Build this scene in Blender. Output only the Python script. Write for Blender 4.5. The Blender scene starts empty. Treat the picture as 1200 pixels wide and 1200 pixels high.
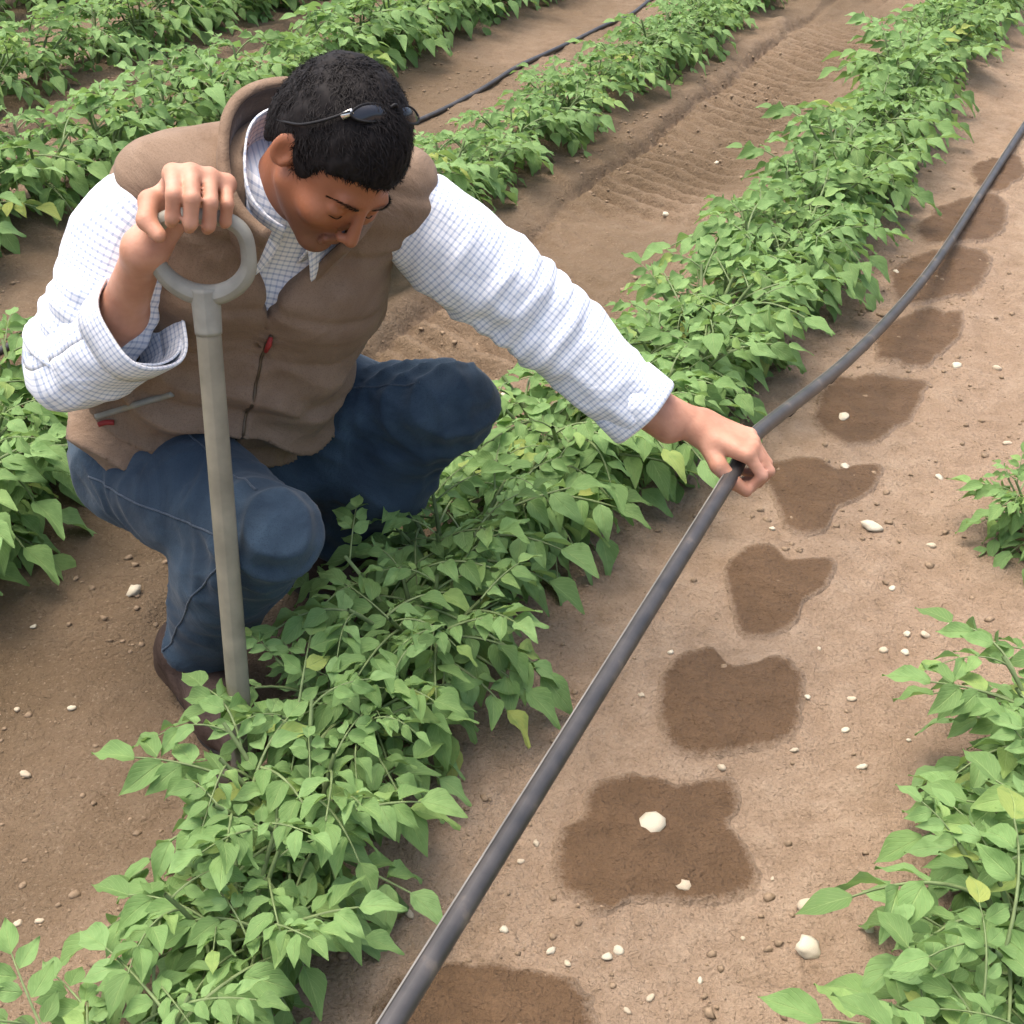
import bpy, bmesh, math, random
import numpy as np
from mathutils import Vector, Matrix, Quaternion

# ------------------------------------------------------------------ camera, sky, sun, exposure
SC = bpy.context.scene
COL = SC.collection
H_CAM = 1.40
F_PX = 1500.0            # focal length in 1200-px image units
PITCH = math.atan(1000.0 / F_PX)
cam_d = bpy.data.cameras.new("camera")
cam = bpy.data.objects.new("camera", cam_d); COL.objects.link(cam)
cam.location = (0, 0, H_CAM)
cam.rotation_euler = (math.pi / 2 - PITCH, 0, 0)
cam_d.sensor_width = 36.0
cam_d.lens = 36.0 * F_PX / 1200.0
cam_d.clip_start = 0.02; cam_d.clip_end = 500
SC.camera = cam

SUN_EL, SUN_AZ = math.radians(76), math.radians(-62)     # azimuth from +Y, clockwise positive
world = bpy.data.worlds.new("World"); SC.world = world; world.use_nodes = True
wn = world.node_tree.nodes; wl = world.node_tree.links
bg = wn["Background"]
sky = wn.new("ShaderNodeTexSky"); sky.sky_type = 'NISHITA'; sky.sun_disc = False
sky.sun_elevation = SUN_EL; sky.sun_rotation = SUN_AZ
sky.air_density = 1.0; sky.dust_density = 6.0; sky.ozone_density = 0.6
wl.new(sky.outputs[0], bg.inputs[0]); bg.inputs[1].default_value = 0.15
sun_d = bpy.data.lights.new("sun", 'SUN'); sun_d.energy = 1.2; sun_d.angle = math.radians(60)
sun_d.color = (1.0, 0.95, 0.87)
sun = bpy.data.objects.new("sun", sun_d); COL.objects.link(sun)
sdir = Vector((math.sin(SUN_AZ) * math.cos(SUN_EL), math.cos(SUN_AZ) * math.cos(SUN_EL), math.sin(SUN_EL)))
sun.rotation_euler = sdir.to_track_quat('Z', 'Y').to_euler()
sun.location = sdir * 20
SC.view_settings.view_transform = 'Standard'; SC.view_settings.look = 'None'
SC.view_settings.gamma = 1.0; SC.view_settings.use_curve_mapping = False
SC.view_settings.exposure = 1.26
SC.cycles.max_bounces = 6; SC.cycles.diffuse_bounces = 3; SC.cycles.glossy_bounces = 2; SC.cycles.transmission_bounces = 3

rng = np.random.default_rng(7)
random.seed(7)
V = lambda *a: np.array(a, float)
def nz(v): v = np.asarray(v, float); return v / np.linalg.norm(v)
CP, SP = math.cos(PITCH), math.sin(PITCH)
def P(u, v, z):
    """world point that stands z metres deep along the view axis at photograph pixel u, v (metres, world axes)"""
    xc = (u - 600) / F_PX * z; yc = -(v - 600) / F_PX * z
    return V(xc, yc * SP + z * CP, H_CAM + yc * CP - z * SP)
def PG(u, v, h=0.0):
    return P(u, v, F_PX * (H_CAM - h) / (CP * (v + 400)))

# ------------------------------------------------------------------ helpers
def value_noise(p, seed=0):
    """smooth 3D gradient-free noise in -1..1, p (n,3)"""
    p = np.asarray(p, float); i = np.floor(p).astype(np.int64); f = p - i
    f = f * f * f * (f * (f * 6 - 15) + 10)
    def h(ix, iy, iz):
        n = (ix * 374761393 + iy * 668265263 + iz * 2147483647 + seed * 974634777) & 0xffffffff
        n = ((n ^ (n >> 13)) * 1274126177) & 0xffffffff
        n = n ^ (n >> 16)
        return (n & 0xffff) / 32767.5 - 1.0
    r = 0
    for dx in (0, 1):
        wx = f[:, 0] if dx else 1 - f[:, 0]
        for dy in (0, 1):
            wy = f[:, 1] if dy else 1 - f[:, 1]
            for dz in (0, 1):
                wz = f[:, 2] if dz else 1 - f[:, 2]
                r = r + wx * wy * wz * h(i[:, 0] + dx, i[:, 1] + dy, i[:, 2] + dz)
    return r
def fbm(p, octs=3, seed=0):
    r = 0; a = 1.0
    for o in range(octs):
        r = r + a * value_noise(np.asarray(p) * (2 ** o) + 17.3 * o, seed + o); a *= 0.5
    return r

def mesh_obj(name, verts, faces, mat=None, parent=None, smooth=True, uvs=None):
    me = bpy.data.meshes.new(name)
    me.from_pydata([tuple(map(float, v)) for v in verts], [], [tuple(int(i) for i in f) for f in faces])
    if uvs is not None:
        lay = me.uv_layers.new(name="UVMap")
        li = np.empty(len(me.loops), np.int32); me.loops.foreach_get("vertex_index", li)
        lay.data.foreach_set("uv", np.asarray(uvs, np.float32)[li].ravel())
    if smooth: me.polygons.foreach_set("use_smooth", [True] * len(me.polygons))
    if mat: me.materials.append(mat)
    me.update()
    o = bpy.data.objects.new(name, me); COL.objects.link(o)
    if parent: o.parent = parent
    return o
def fast_mesh(name, verts, quads, mat, parent=None):
    """big quad mesh from arrays"""
    verts = np.asarray(verts, np.float32); quads = np.asarray(quads, np.int32)
    me = bpy.data.meshes.new(name)
    me.vertices.add(len(verts)); me.vertices.foreach_set("co", verts.ravel())
    me.loops.add(quads.size); me.loops.foreach_set("vertex_index", quads.ravel())
    me.polygons.add(len(quads))
    k = quads.shape[1]
    me.polygons.foreach_set("loop_start", np.arange(0, quads.size, k, dtype=np.int32))
    me.polygons.foreach_set("loop_total", np.full(len(quads), k, np.int32))
    me.polygons.foreach_set("use_smooth", np.ones(len(quads), bool))
    me.update(calc_edges=True); me.validate()
    me.materials.append(mat)
    o = bpy.data.objects.new(name, me); COL.objects.link(o)
    if parent: o.parent = parent
    return o
def empty(name, loc=(0, 0, 0), parent=None):
    o = bpy.data.objects.new(name, None); COL.objects.link(o); o.location = loc; o.empty_display_size = 0.05
    if parent: o.parent = parent
    return o
def tag(o, label=None, cat=None, group=None, kind=None):
    if label: o["label"] = label
    if cat: o["category"] = cat
    if group: o["group"] = group
    if kind: o["kind"] = kind
    return o

def catmull(pts, n):
    pts = np.asarray(pts, float); m = len(pts)
    seg = np.linalg.norm(np.diff(pts[:, :3], axis=0), axis=1); cum = np.r_[0, np.cumsum(seg)]
    out = []
    for t in np.linspace(0, cum[-1], n):
        i = min(max(np.searchsorted(cum, t) - 1, 0), m - 2)
        u = (t - cum[i]) / max(seg[i], 1e-9)
        p0, p1, p2, p3 = pts[max(i - 1, 0)], pts[i], pts[i + 1], pts[min(i + 2, m - 1)]
        out.append(0.5 * ((2 * p1) + (-p0 + p2) * u + (2 * p0 - 5 * p1 + 4 * p2 - p3) * u * u + (-p0 + 3 * p1 - 3 * p2 + p3) * u ** 3))
    return np.array(out)
def frames(path, ref):
    T = np.gradient(path, axis=0); T /= np.linalg.norm(T, axis=1)[:, None]
    n = nz(ref - T[0] * np.dot(ref, T[0])); N = []
    for t in T:
        n = nz(n - t * np.dot(n, t)); N.append(n)
    N = np.array(N); return T, N, np.cross(T, N)
def tube_geo(path, rad, seg=12, ref=(0.03, 0.02, 1), caps=True, wr=None, ell=1.0):
    """tube along an (n,3) path; rad (n,) radii; wr(T_len, phi)->radius factor"""
    path = np.asarray(path, float); n = len(path); rad = np.broadcast_to(np.asarray(rad, float), (n,))
    T, N, B = frames(path, np.asarray(ref, float))
    L = np.r_[0, np.cumsum(np.linalg.norm(np.diff(path, axis=0), axis=1))]
    ph = np.linspace(0, 2 * np.pi, seg + 1)
    vs, uv = [], []
    for i in range(n):
        r = rad[i] * (wr(L[i], ph) if wr else np.ones(seg + 1))
        r[-1] = r[0]
        vs.append(path[i] + (r * np.cos(ph))[:, None] * N[i] + (r * np.sin(ph) * ell)[:, None] * B[i])
        uv.append(np.c_[ph * np.mean(rad), np.full(seg + 1, L[i])])
    vs = np.concatenate(vs); uv = np.concatenate(uv)
    fs = []
    w = seg + 1
    for i in range(n - 1):
        for j in range(seg):
            fs.append((i * w + j, i * w + j + 1, (i + 1) * w + j + 1, (i + 1) * w + j))
    if caps:
        k = len(vs); vs = np.r_[vs, [path[0], path[-1]]]; uv = np.r_[uv, [[0, 0], [0, L[-1]]]]
        for j in range(seg):
            fs.append((k, j + 1, j)); fs.append((k + 1, (n - 1) * w + j, (n - 1) * w + j + 1))
    return vs, fs, uv
def merge(*geos):
    vs, fs, us = [], [], []; o = 0
    for g in geos:
        vs.append(np.asarray(g[0])); fs += [tuple(i + o for i in f) for f in g[1]]; o += len(g[0])
        if len(g) > 2: us.append(g[2])
    return np.concatenate(vs), fs, (np.concatenate(us) if len(us) == len(geos) else None)

# --- signed-distance modelling (continuous organic bodies)
class SDF:
    def __init__(self, lo, hi, h):
        self.h = h; self.lo = np.asarray(lo, float); self.n = np.ceil((np.asarray(hi) - lo) / h).astype(int) + 1
        self.F = np.full(self.n, 0.2, np.float32)
    def _sub(self, lo, hi):
        a = np.clip(np.floor((lo - self.lo) / self.h).astype(int), 0, self.n)
        b = np.clip(np.ceil((hi - self.lo) / self.h).astype(int) + 1, 0, self.n)
        sl = tuple(slice(a[i], b[i]) for i in range(3))
        ax = [self.lo[i] + self.h * np.arange(a[i], b[i]) for i in range(3)]
        X, Y, Z = np.meshgrid(*ax, indexing='ij', sparse=True)
        return sl, X, Y, Z
    def _put(self, sl, d, k, sub=False):
        F = self.F[sl]
        if sub:
            hh = np.clip(0.5 - 0.5 * (F + d) / k, 0, 1)
            self.F[sl] = F * (1 - hh) + (-d) * hh + k * hh * (1 - hh)
        else:
            hh = np.clip(0.5 + 0.5 * (F - d) / k, 0, 1)
            self.F[sl] = F * (1 - hh) + d * hh - k * hh * (1 - hh)
    def cone(self, a, b, r1, r2, k=0.02, sub=False):
        a = np.asarray(a, float); b = np.asarray(b, float)
        m = max(r1, r2) + 2.5 * k + 0.03
        sl, X, Y, Z = self._sub(np.minimum(a, b) - m, np.maximum(a, b) + m)
        ba = b - a; L2 = float(ba @ ba) + 1e-12
        t = np.clip(((X - a[0]) * ba[0] + (Y - a[1]) * ba[1] + (Z - a[2]) * ba[2]) / L2, 0, 1)
        d = np.sqrt((X - a[0] - t * ba[0]) ** 2 + (Y - a[1] - t * ba[1]) ** 2 + (Z - a[2] - t * ba[2]) ** 2) - (r1 + (r2 - r1) * t)
        self._put(sl, d, k, sub)
    def ell(self, c, R, rad, k=0.02, sub=False):
        """ellipsoid, rows of R = its axes"""
        c = np.asarray(c, float); rad = np.asarray(rad, float); m = rad.max() + 2.5 * k + 0.03
        sl, X, Y, Z = self._sub(c - m, c + m)
        q = [((X - c[0]) * R[i][0] + (Y - c[1]) * R[i][1] + (Z - c[2]) * R[i][2]) for i in range(3)]
        k0 = np.sqrt(sum((q[i] / rad[i]) ** 2 for i in range(3))); k1 = np.sqrt(sum((q[i] / rad[i] ** 2) ** 2 for i in range(3))) + 1e-9
        self._put(sl, k0 * (k0 - 1) / k1, k, sub)
    def cut(self, c, n, k=0.004):
        """remove everything on the +n side of the plane through c"""
        c = np.asarray(c, float); n = nz(n)
        sl, X, Y, Z = self._sub(self.lo, self.lo + self.h * (self.n - 1))
        self._put(sl, -((X - c[0]) * n[0] + (Y - c[1]) * n[1] + (Z - c[2]) * n[2]), k, True)
    def cut_fn(self, fn, lo, hi, k=0.004):
        sl, X, Y, Z = self._sub(np.asarray(lo, float), np.asarray(hi, float))
        self._put(sl, fn(X, Y, Z) + 0 * self.F[sl], k, True)
    def mesh(self):
        F = self.F; s = F < 0; nx, ny, nzz = F.shape
        c = np.zeros((nx - 1, ny - 1, nzz - 1), np.int8)
        for dx in (0, 1):
            for dy in (0, 1):
                for dz in (0, 1):
                    c += s[dx:nx - 1 + dx, dy:ny - 1 + dy, dz:nzz - 1 + dz]
        I = np.argwhere((c > 0) & (c < 8)); del c
        idx = np.full((nx - 1, ny - 1, nzz - 1), -1, np.int32); idx[I[:, 0], I[:, 1], I[:, 2]] = np.arange(len(I))
        corners = np.array([(a, b, d) for a in (0, 1) for b in (0, 1) for d in (0, 1)])
        val = np.stack([F[I[:, 0] + q[0], I[:, 1] + q[1], I[:, 2] + q[2]] for q in corners], 1)
        acc = np.zeros((len(I), 3)); cnt = np.zeros(len(I))
        for a in range(8):
            for b in range(a + 1, 8):
                if np.abs(corners[a] - corners[b]).sum() != 1: continue
                m = (val[:, a] < 0) != (val[:, b] < 0)
                t = val[m, a] / (val[m, a] - val[m, b])
                acc[m] += corners[a] + t[:, None] * (corners[b] - corners[a]); cnt[m] += 1
        Vt = self.lo + self.h * (I + acc / cnt[:, None])
        Q = []
        for ax in range(3):
            o1, o2 = [(1, 2), (2, 0), (0, 1)][ax]
            A = [slice(None)] * 3; B = [slice(None)] * 3
            A[ax] = slice(0, -1); B[ax] = slice(1, None)
            diff = s[tuple(A)] != s[tuple(B)]
            E = np.argwhere(diff)
            E = E[(E[:, o1] > 0) & (E[:, o2] > 0) & (E[:, o1] < F.shape[o1] - 1) & (E[:, o2] < F.shape[o2] - 1)]
            flip = s[E[:, 0], E[:, 1], E[:, 2]]
            def at(da, db):
                J = E.copy(); J[:, o1] += da; J[:, o2] += db
                return idx[J[:, 0], J[:, 1], J[:, 2]]
            q = np.stack([at(-1, -1), at(0, -1), at(0, 0), at(-1, 0)], 1)
            q[~flip] = q[~flip][:, ::-1]
            Q.append(q)
        return Vt, np.concatenate(Q)
def relax(Vt, Q, it=2, lam=0.5):
    for _ in range(it):
        acc = np.zeros_like(Vt); cnt = np.zeros(len(Vt))
        for a, b in ((0, 1), (1, 2), (2, 3), (3, 0)):
            for i, j in ((a, b), (b, a)):
                for c in range(3): acc[:, c] += np.bincount(Q[:, i], Vt[Q[:, j], c], len(Vt))
                cnt += np.bincount(Q[:, i], minlength=len(Vt))
        Vt = Vt + lam * (acc / np.maximum(cnt, 1)[:, None] - Vt)
    return Vt
def vnormals(Vt, Q):
    n = np.cross(Vt[Q[:, 2]] - Vt[Q[:, 0]], Vt[Q[:, 3]] - Vt[Q[:, 1]]); N = np.zeros_like(Vt)
    for i in range(4):
        for c in range(3): N[:, c] += np.bincount(Q[:, i], n[:, c], len(Vt))
    return N / (np.linalg.norm(N, axis=1)[:, None] + 1e-12)

# ------------------------------------------------------------------ materials
def new_mat(name):
    m = bpy.data.materials.new(name); m.use_nodes = True
    nt = m.node_tree; b = nt.nodes["Principled BSDF"]
    return m, nt, b
def N_(nt, t, **kw):
    n = nt.nodes.new(t)
    for k, v in kw.items():
        if k in ("scale", "detail", "rough"):
            n.inputs[{"scale": "Scale", "detail": "Detail", "rough": "Roughness"}[k]].default_value = v
        else: setattr(n, k, v)
    return n
def ramp(nt, src, stops):
    r = nt.nodes.new("ShaderNodeValToRGB"); nt.links.new(src, r.inputs[0])
    e = r.color_ramp.elements
    e[0].position, e[0].color = stops[0][0], (*stops[0][1], 1)
    e[1].position, e[1].color = stops[-1][0], (*stops[-1][1], 1)
    for p, c in stops[1:-1]:
        x = e.new(p); x.color = (*c, 1)
    return r.outputs[0]
def mix(nt, a, b, f, mode='MIX'):
    m = nt.nodes.new("ShaderNodeMix"); m.data_type = 'RGBA'; m.blend_type = mode
    for s, v in ((6, a), (7, b), (0, f)):
        if hasattr(v, "links"): nt.links.new(v, m.inputs[s])
        elif isinstance(v, tuple): m.inputs[s].default_value = (*v, 1)
        else: m.inputs[s].default_value = v
    return m.outputs[2]
def bump(nt, b, src, strength, dist, prev=None):
    n = nt.nodes.new("ShaderNodeBump"); n.inputs["Strength"].default_value = strength; n.inputs["Distance"].default_value = dist
    nt.links.new(src, n.inputs["Height"])
    if prev is not None: nt.links.new(prev, n.inputs["Normal"])
    nt.links.new(n.outputs[0], b.inputs["Normal"]); return n.outputs[0]
def math_(nt, op, a, b=None):
    m = nt.nodes.new("ShaderNodeMath"); m.operation = op
    for i, v in enumerate((a, b)):
        if v is None: continue
        if hasattr(v, "links"): nt.links.new(v, m.inputs[i])
        else: m.inputs[i].default_value = v
    return m.outputs[0]

def soil_material(name, wet=False):
    m, nt, b = new_mat(name)
    geo = N_(nt, "ShaderNodeNewGeometry")
    pos = geo.outputs["Position"]
    def noise(scale, det=4, rough=.6):
        n = N_(nt, "ShaderNodeTexNoise", scale=scale, detail=det, rough=rough); nt.links.new(pos, n.inputs["Vector"]); return n.outputs["Fac"]
    n1, n2, n3 = noise(2.2, 3), noise(16, 5, .65), noise(170, 4, .7)
    if wet:
        c = ramp(nt, n2, [(.3, (.098, .056, .026)), (.7, (.142, .084, .043))])
        c = mix(nt, c, (.085, .052, .03), ramp(nt, n3, [(.5, (0, 0, 0)), (.7, (.55, .55, .55))]))
        ed = N_(nt, "ShaderNodeAttribute", attribute_name="edge")
        ef = math_(nt, 'ADD', ed.outputs["Fac"], math_(nt, 'MULTIPLY', math_(nt, 'SUBTRACT', n3, .5), 1.1))
        c = mix(nt, c, (.300, .218, .148), ramp(nt, ef, [(.35, (0, 0, 0)), (.95, (.9, .9, .9))]))
        b.inputs["Roughness"].default_value = .72; b.inputs["Specular IOR Level"].default_value = .3
    else:
        c = ramp(nt, n2, [(.28, (.232, .162, .105)), (.5, (.293, .211, .143)), (.72, (.345, .258, .180))])
        c = mix(nt, c, (.230, .152, .096), ramp(nt, n1, [(.45, (0, 0, 0)), (.75, (.45, .45, .45))]))
        # trodden damp furrow where the man squats (stored on the ground mesh)
        at = N_(nt, "ShaderNodeAttribute", attribute_name="damp")
        c = mix(nt, c, (.104, .072, .041), at.outputs["Fac"])
        c = mix(nt, c, (.105, .074, .044), ramp(nt, n3, [(.55, (0, 0, 0)), (.74, (.55, .55, .55))]))
        c = mix(nt, c, (.42, .34, .25), ramp(nt, n3, [(.27, (.45, .45, .45)), (.42, (0, 0, 0))]))
        b.inputs["Roughness"].default_value = .95; b.inputs["Specular IOR Level"].default_value = .15
    nt.links.new(c, b.inputs["Base Color"])
    vo = N_(nt, "ShaderNodeTexVoronoi", scale=95); nt.links.new(pos, vo.inputs["Vector"])
    b1 = bump(nt, b, n3, 1.0, .007)
    b2 = bump(nt, b, vo.outputs["Distance"], .35, .006, b1)
    bump(nt, b, n2, .85, .022, b2)
    return m
SOIL = soil_material("dry_soil"); WET = soil_material("wet_soil", True)

def leaf_material(name, tint):
    m, nt, b = new_mat(name)
    oi = N_(nt, "ShaderNodeObjectInfo")
    uv = N_(nt, "ShaderNodeUVMap")
    base = ramp(nt, oi.outputs["Random"], [(0, tuple(x * .72 for x in tint)), (.45, tint), (.85, (tint[0] * 1.2, tint[1] * 1.16, tint[2] * 1.3)), (.965, (tint[0] * 1.35, tint[1] * 1.2, tint[2] * 1.1)), (1, (tint[0] * 1.75, tint[1] * 1.18, tint[2] * .9))])
    sx = N_(nt, "ShaderNodeSeparateXYZ"); nt.links.new(uv.outputs[0], sx.inputs[0])
    a = math_(nt, 'ABSOLUTE', sx.outputs[0])                            # 0 at the midrib
    side = math_(nt, 'SINE', math_(nt, 'MULTIPLY', math_(nt, 'SUBTRACT', sx.outputs[1], math_(nt, 'MULTIPLY', a, .55)), 40.0))
    vein = ramp(nt, side, [(.78, (0, 0, 0)), (1.0, (.5, .5, .5))])
    mid = ramp(nt, a, [(0, (.9, .9, .9)), (.07, (0, 0, 0))])
    vn = math_(nt, 'MAXIMUM', vein, mid)
    c = mix(nt, base, (tint[0] * 2.1, tint[1] * 1.65, tint[2] * 1.9), math_(nt, 'MULTIPLY', vn, .55))
    geo = N_(nt, "ShaderNodeNewGeometry")
    ns = N_(nt, "ShaderNodeTexNoise", scale=70, detail=3); nt.links.new(geo.outputs["Position"], ns.inputs["Vector"])
    c = mix(nt, c, (tint[0] * .6, tint[1] * .68, tint[2] * .6), ramp(nt, ns.outputs["Fac"], [(.5, (0, 0, 0)), (.75, (.55, .55, .55))]))
    # dull grey-green underside
    c = mix(nt, c, (.22, .31, .16), math_(nt, 'MULTIPLY', geo.outputs["Backfacing"], .5))
    nt.links.new(c, b.inputs["Base Color"])
    b.inputs["Roughness"].default_value = .72; b.inputs["Specular IOR Level"].default_value = .25
    bump(nt, b, math_(nt, 'ADD', math_(nt, 'MULTIPLY', vn, -1.0), ns.outputs["Fac"]), .5, .003)
    tr = nt.nodes.new("ShaderNodeBsdfTranslucent"); nt.links.new(mix(nt, c, (.30, .50, .07), .5), tr.inputs[0])
    ms = nt.nodes.new("ShaderNodeMixShader"); ms.inputs[0].default_value = .32
    nt.links.new(b.outputs[0], ms.inputs[1]); nt.links.new(tr.outputs[0], ms.inputs[2])
    nt.links.new(ms.outputs[0], nt.nodes["Material Output"].inputs[0])
    return m
LEAF = leaf_material("potato_leaf", (.182, .306, .102))
def plain(name, col, rough=.7, spec=.3, var=.25, scale=30, bmp=0.0, bd=.002, metallic=0.0, coords="Object"):
    m, nt, b = new_mat(name)
    tc = N_(nt, "ShaderNodeTexCoord")
    n = N_(nt, "ShaderNodeTexNoise", scale=scale, detail=5); nt.links.new(tc.outputs[coords], n.inputs["Vector"])
    c = ramp(nt, n.outputs["Fac"], [(.3, tuple(x * (1 - var) for x in col)), (.7, tuple(min(1, x * (1 + var)) for x in col))])
    nt.links.new(c, b.inputs["Base Color"]); b.inputs["Roughness"].default_value = rough
    b.inputs["Specular IOR Level"].default_value = spec; b.inputs["Metallic"].default_value = metallic
    if bmp: bump(nt, b, n.outputs["Fac"], bmp, bd)
    return m
STEM = plain("plant_stem", (.14, .19, .075), .6, .3, .3, 40)
STONE = plain("pale_stone", (.48, .40, .29), .85, .2, .2, 60, .5, .002)
STONE2 = plain("white_stone", (.56, .50, .38), .85, .15, .25, 60, .5, .002)
CLOD = plain("soil_clod", (.24, .175, .115), .95, .1, .35, 120, .6, .002, coords="Object")

# ------------------------------------------------------------------ terrain
AX = nz(V(math.sin(math.atan(900 * CP / F_PX)), math.cos(math.atan(900 * CP / F_PX)), 0))    # along the rows
AC = V(AX[1], -AX[0], 0)                                                              # across, to the right
A0 = PG(305, 1000)                                                                    # a point of the near row
ROWS = {"near": 0.03, "right": 1.0, "behind": -.96, "third": -2.02, "fourth": -3.0, "fifth": -4.0}
def to_st(x, y):
    return (x - A0[0]) * AC[0] + (y - A0[1]) * AC[1], (x - A0[0]) * AX[0] + (y - A0[1]) * AX[1]
def from_st(s, t):
    return A0[0] + s * AC[0] + t * AX[0], A0[1] + s * AC[1] + t * AX[1]
def ground_h(s, t):
    s = np.atleast_1d(np.asarray(s, float)); t = np.atleast_1d(np.asarray(t, float))
    h = np.zeros_like(s)
    for k in list(ROWS.values()) + [1.9, -5.0]:
        h += .045 * np.exp(-((s - k) / .2) ** 2)
    p = np.c_[s, t, np.zeros_like(s)]
    h += .010 * np.clip(value_noise(p * 9.0 + 3.3, 19) - .15, 0, 1) * (s < -.25) * np.clip((t - .6) / .5, 0, 1)
    h += .012 * value_noise(p * 1.6, 3) + .007 * value_noise(p * 5.0, 4) + .004 * value_noise(p * 13.0, 5)
    cl = value_noise(p * 21.0, 6)
    h += .0028 * value_noise(p * 33.0, 7)
    h += .0045 * np.clip(cl, 0, 1)
    # wheel track between the near row and the one behind the man, with tyre lug marks
    for c0 in (-.50, -2.52):
        w = np.exp(-((s - c0) / .19) ** 4)
        h -= .022 * w
        q = s - c0
        lug = np.sin((t + .42 * q + .02 * value_noise(p * 6, 12)) * 2 * np.pi / .085)
        h += .020 * w * np.clip(lug * 1.7, -1, 1) * np.clip(value_noise(p * 2.1, 9) * 1.2 + .85, .15, 1) * np.clip((t - .8) / .4, 0, 1)
        wob = .018 * value_noise(np.c_[t * 2.2, t * 0, t * 0], 14)
        far_ = np.clip((t - .9) / .3, 0, 1)
        h += .026 * np.exp(-((q + .245 + wob) / .05) ** 2) * (.7 + .6 * value_noise(p * 7, 11)) * far_
        h -= .034 * np.exp(-((q + .185 + wob) / .017) ** 2) * (.75 + .5 * value_noise(p * 4, 15)) * far_
        h -= .020 * np.exp(-((q - .03 + wob) / .013) ** 2) * np.clip(.3 + value_noise(p * 3, 16), 0, 1) * far_
        h += .016 * np.exp(-((q - .20) / .03) ** 2) * (.5 + .5 * value_noise(p * 9, 18)) * far_
    return h
def gz(x, y):
    s, t = to_st(x, y); return float(ground_h(s, t)[0])
def on_ground(u, v):
    h = 0.0
    for _ in range(5):
        p = PG(u, v, h); h = gz(p[0], p[1])
    return V(p[0], p[1], h)

def axis_pts(lo, hi, step, far):
    core = np.arange(lo, hi, step)
    out = []; d = step
    x = hi
    while x < far: out.append(x); d *= 1.28; x += d
    up = out + [far]
    out = []; d = step; x = lo - step
    while x > -far: out.append(x); d *= 1.28; x -= d
    return np.array(sorted(out + [-far]) + list(core) + up)
ss = axis_pts(-3.4, 1.5, .0105, 150.0); tt = axis_pts(-1.0, 5.2, .0115, 150.0)
S, T = np.meshgrid(ss, tt, indexing='ij')
hz = ground_h(S.ravel(), T.ravel())
gx, gy = from_st(S.ravel(), T.ravel())
ns_, nt_ = len(ss), len(tt)
ii = (np.arange(ns_ - 1)[:, None] * nt_ + np.arange(nt_ - 1)[None]).ravel()
ground = fast_mesh("ground", np.c_[gx, gy, hz], np.c_[ii, ii + nt_, ii + nt_ + 1, ii + 1], SOIL)
if ground.data.polygons[0].normal.z < 0: ground.data.flip_normals()
damp = 1 / (1 + np.exp((S.ravel() + .13) / .05)) * (.62 + .38 * np.exp(-((T.ravel() - .15) / 1.0) ** 4))
dp = np.c_[S.ravel() * 3.0, T.ravel() * 3.0, np.zeros(ns_ * nt_)]
damp = np.clip(damp * np.clip(.95 + .35 * value_noise(dp, 21), .3, 1.2), 0, 1)
att = ground.data.attributes.new("damp", 'FLOAT', 'POINT'); att.data.foreach_set("value", damp.astype(np.float32))
tag(ground, kind="structure")

# ------------------------------------------------------------------ wet patches under the drip pipe
patches = [
    ([(440, 1165), (480, 1138), (530, 1127), (600, 1130), (660, 1140), (692, 1165), (700, 1230), (650, 1290), (560, 1300), (470, 1270), (430, 1220)], "damp dark soil patch cut off by the bottom edge under the black pipe"),
    ([(690, 918), (735, 905), (790, 916), (850, 910), (868, 942), (860, 970), (892, 1012), (893, 1038), (850, 1060), (760, 1058), (690, 1075), (652, 1048), (648, 985), (676, 955)], "largest damp dark soil patch, with a pale stone lying in it"),
    ([(765, 805), (798, 765), (830, 757), (860, 780), (915, 768), (943, 790), (945, 830), (930, 865), (880, 885), (800, 888), (770, 860)], "rounded damp soil patch just beyond the one holding a pale stone"),
    ([(846, 665), (870, 640), (905, 638), (930, 655), (982, 653), (972, 688), (942, 708), (930, 737), (885, 751), (858, 735), (850, 700)], "damp soil patch with a pointed right end, second below the gripping hand"),
    ([(890, 547), (950, 535), (985, 550), (1032, 543), (1026, 575), (984, 598), (965, 625), (925, 630), (905, 590)], "damp soil patch right beside the hand that holds the pipe"),
    ([(968, 448), (1030, 438), (1084, 452), (1066, 492), (1034, 516), (985, 524), (950, 492)], "damp soil patch just beyond the gripping hand under the raised pipe"),
    ([(1028, 388), (1080, 362), (1132, 372), (1112, 412), (1074, 434), (1026, 424)], "damp soil patch three beyond the hand where the pipe droops low"),
    ([(1036, 326), (1090, 292), (1154, 292), (1156, 330), (1108, 352), (1052, 356)], "damp soil patch where the pipe comes down to the ground"),
    ([(1080, 256), (1140, 228), (1184, 238), (1172, 274), (1124, 288), (1082, 284)], "small damp soil patch second farthest along the pipe"),
    ([(1140, 196), (1185, 182), (1204, 200), (1180, 222), (1146, 222)], "small damp soil patch farthest along the pipe at the right edge"),
]
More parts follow.
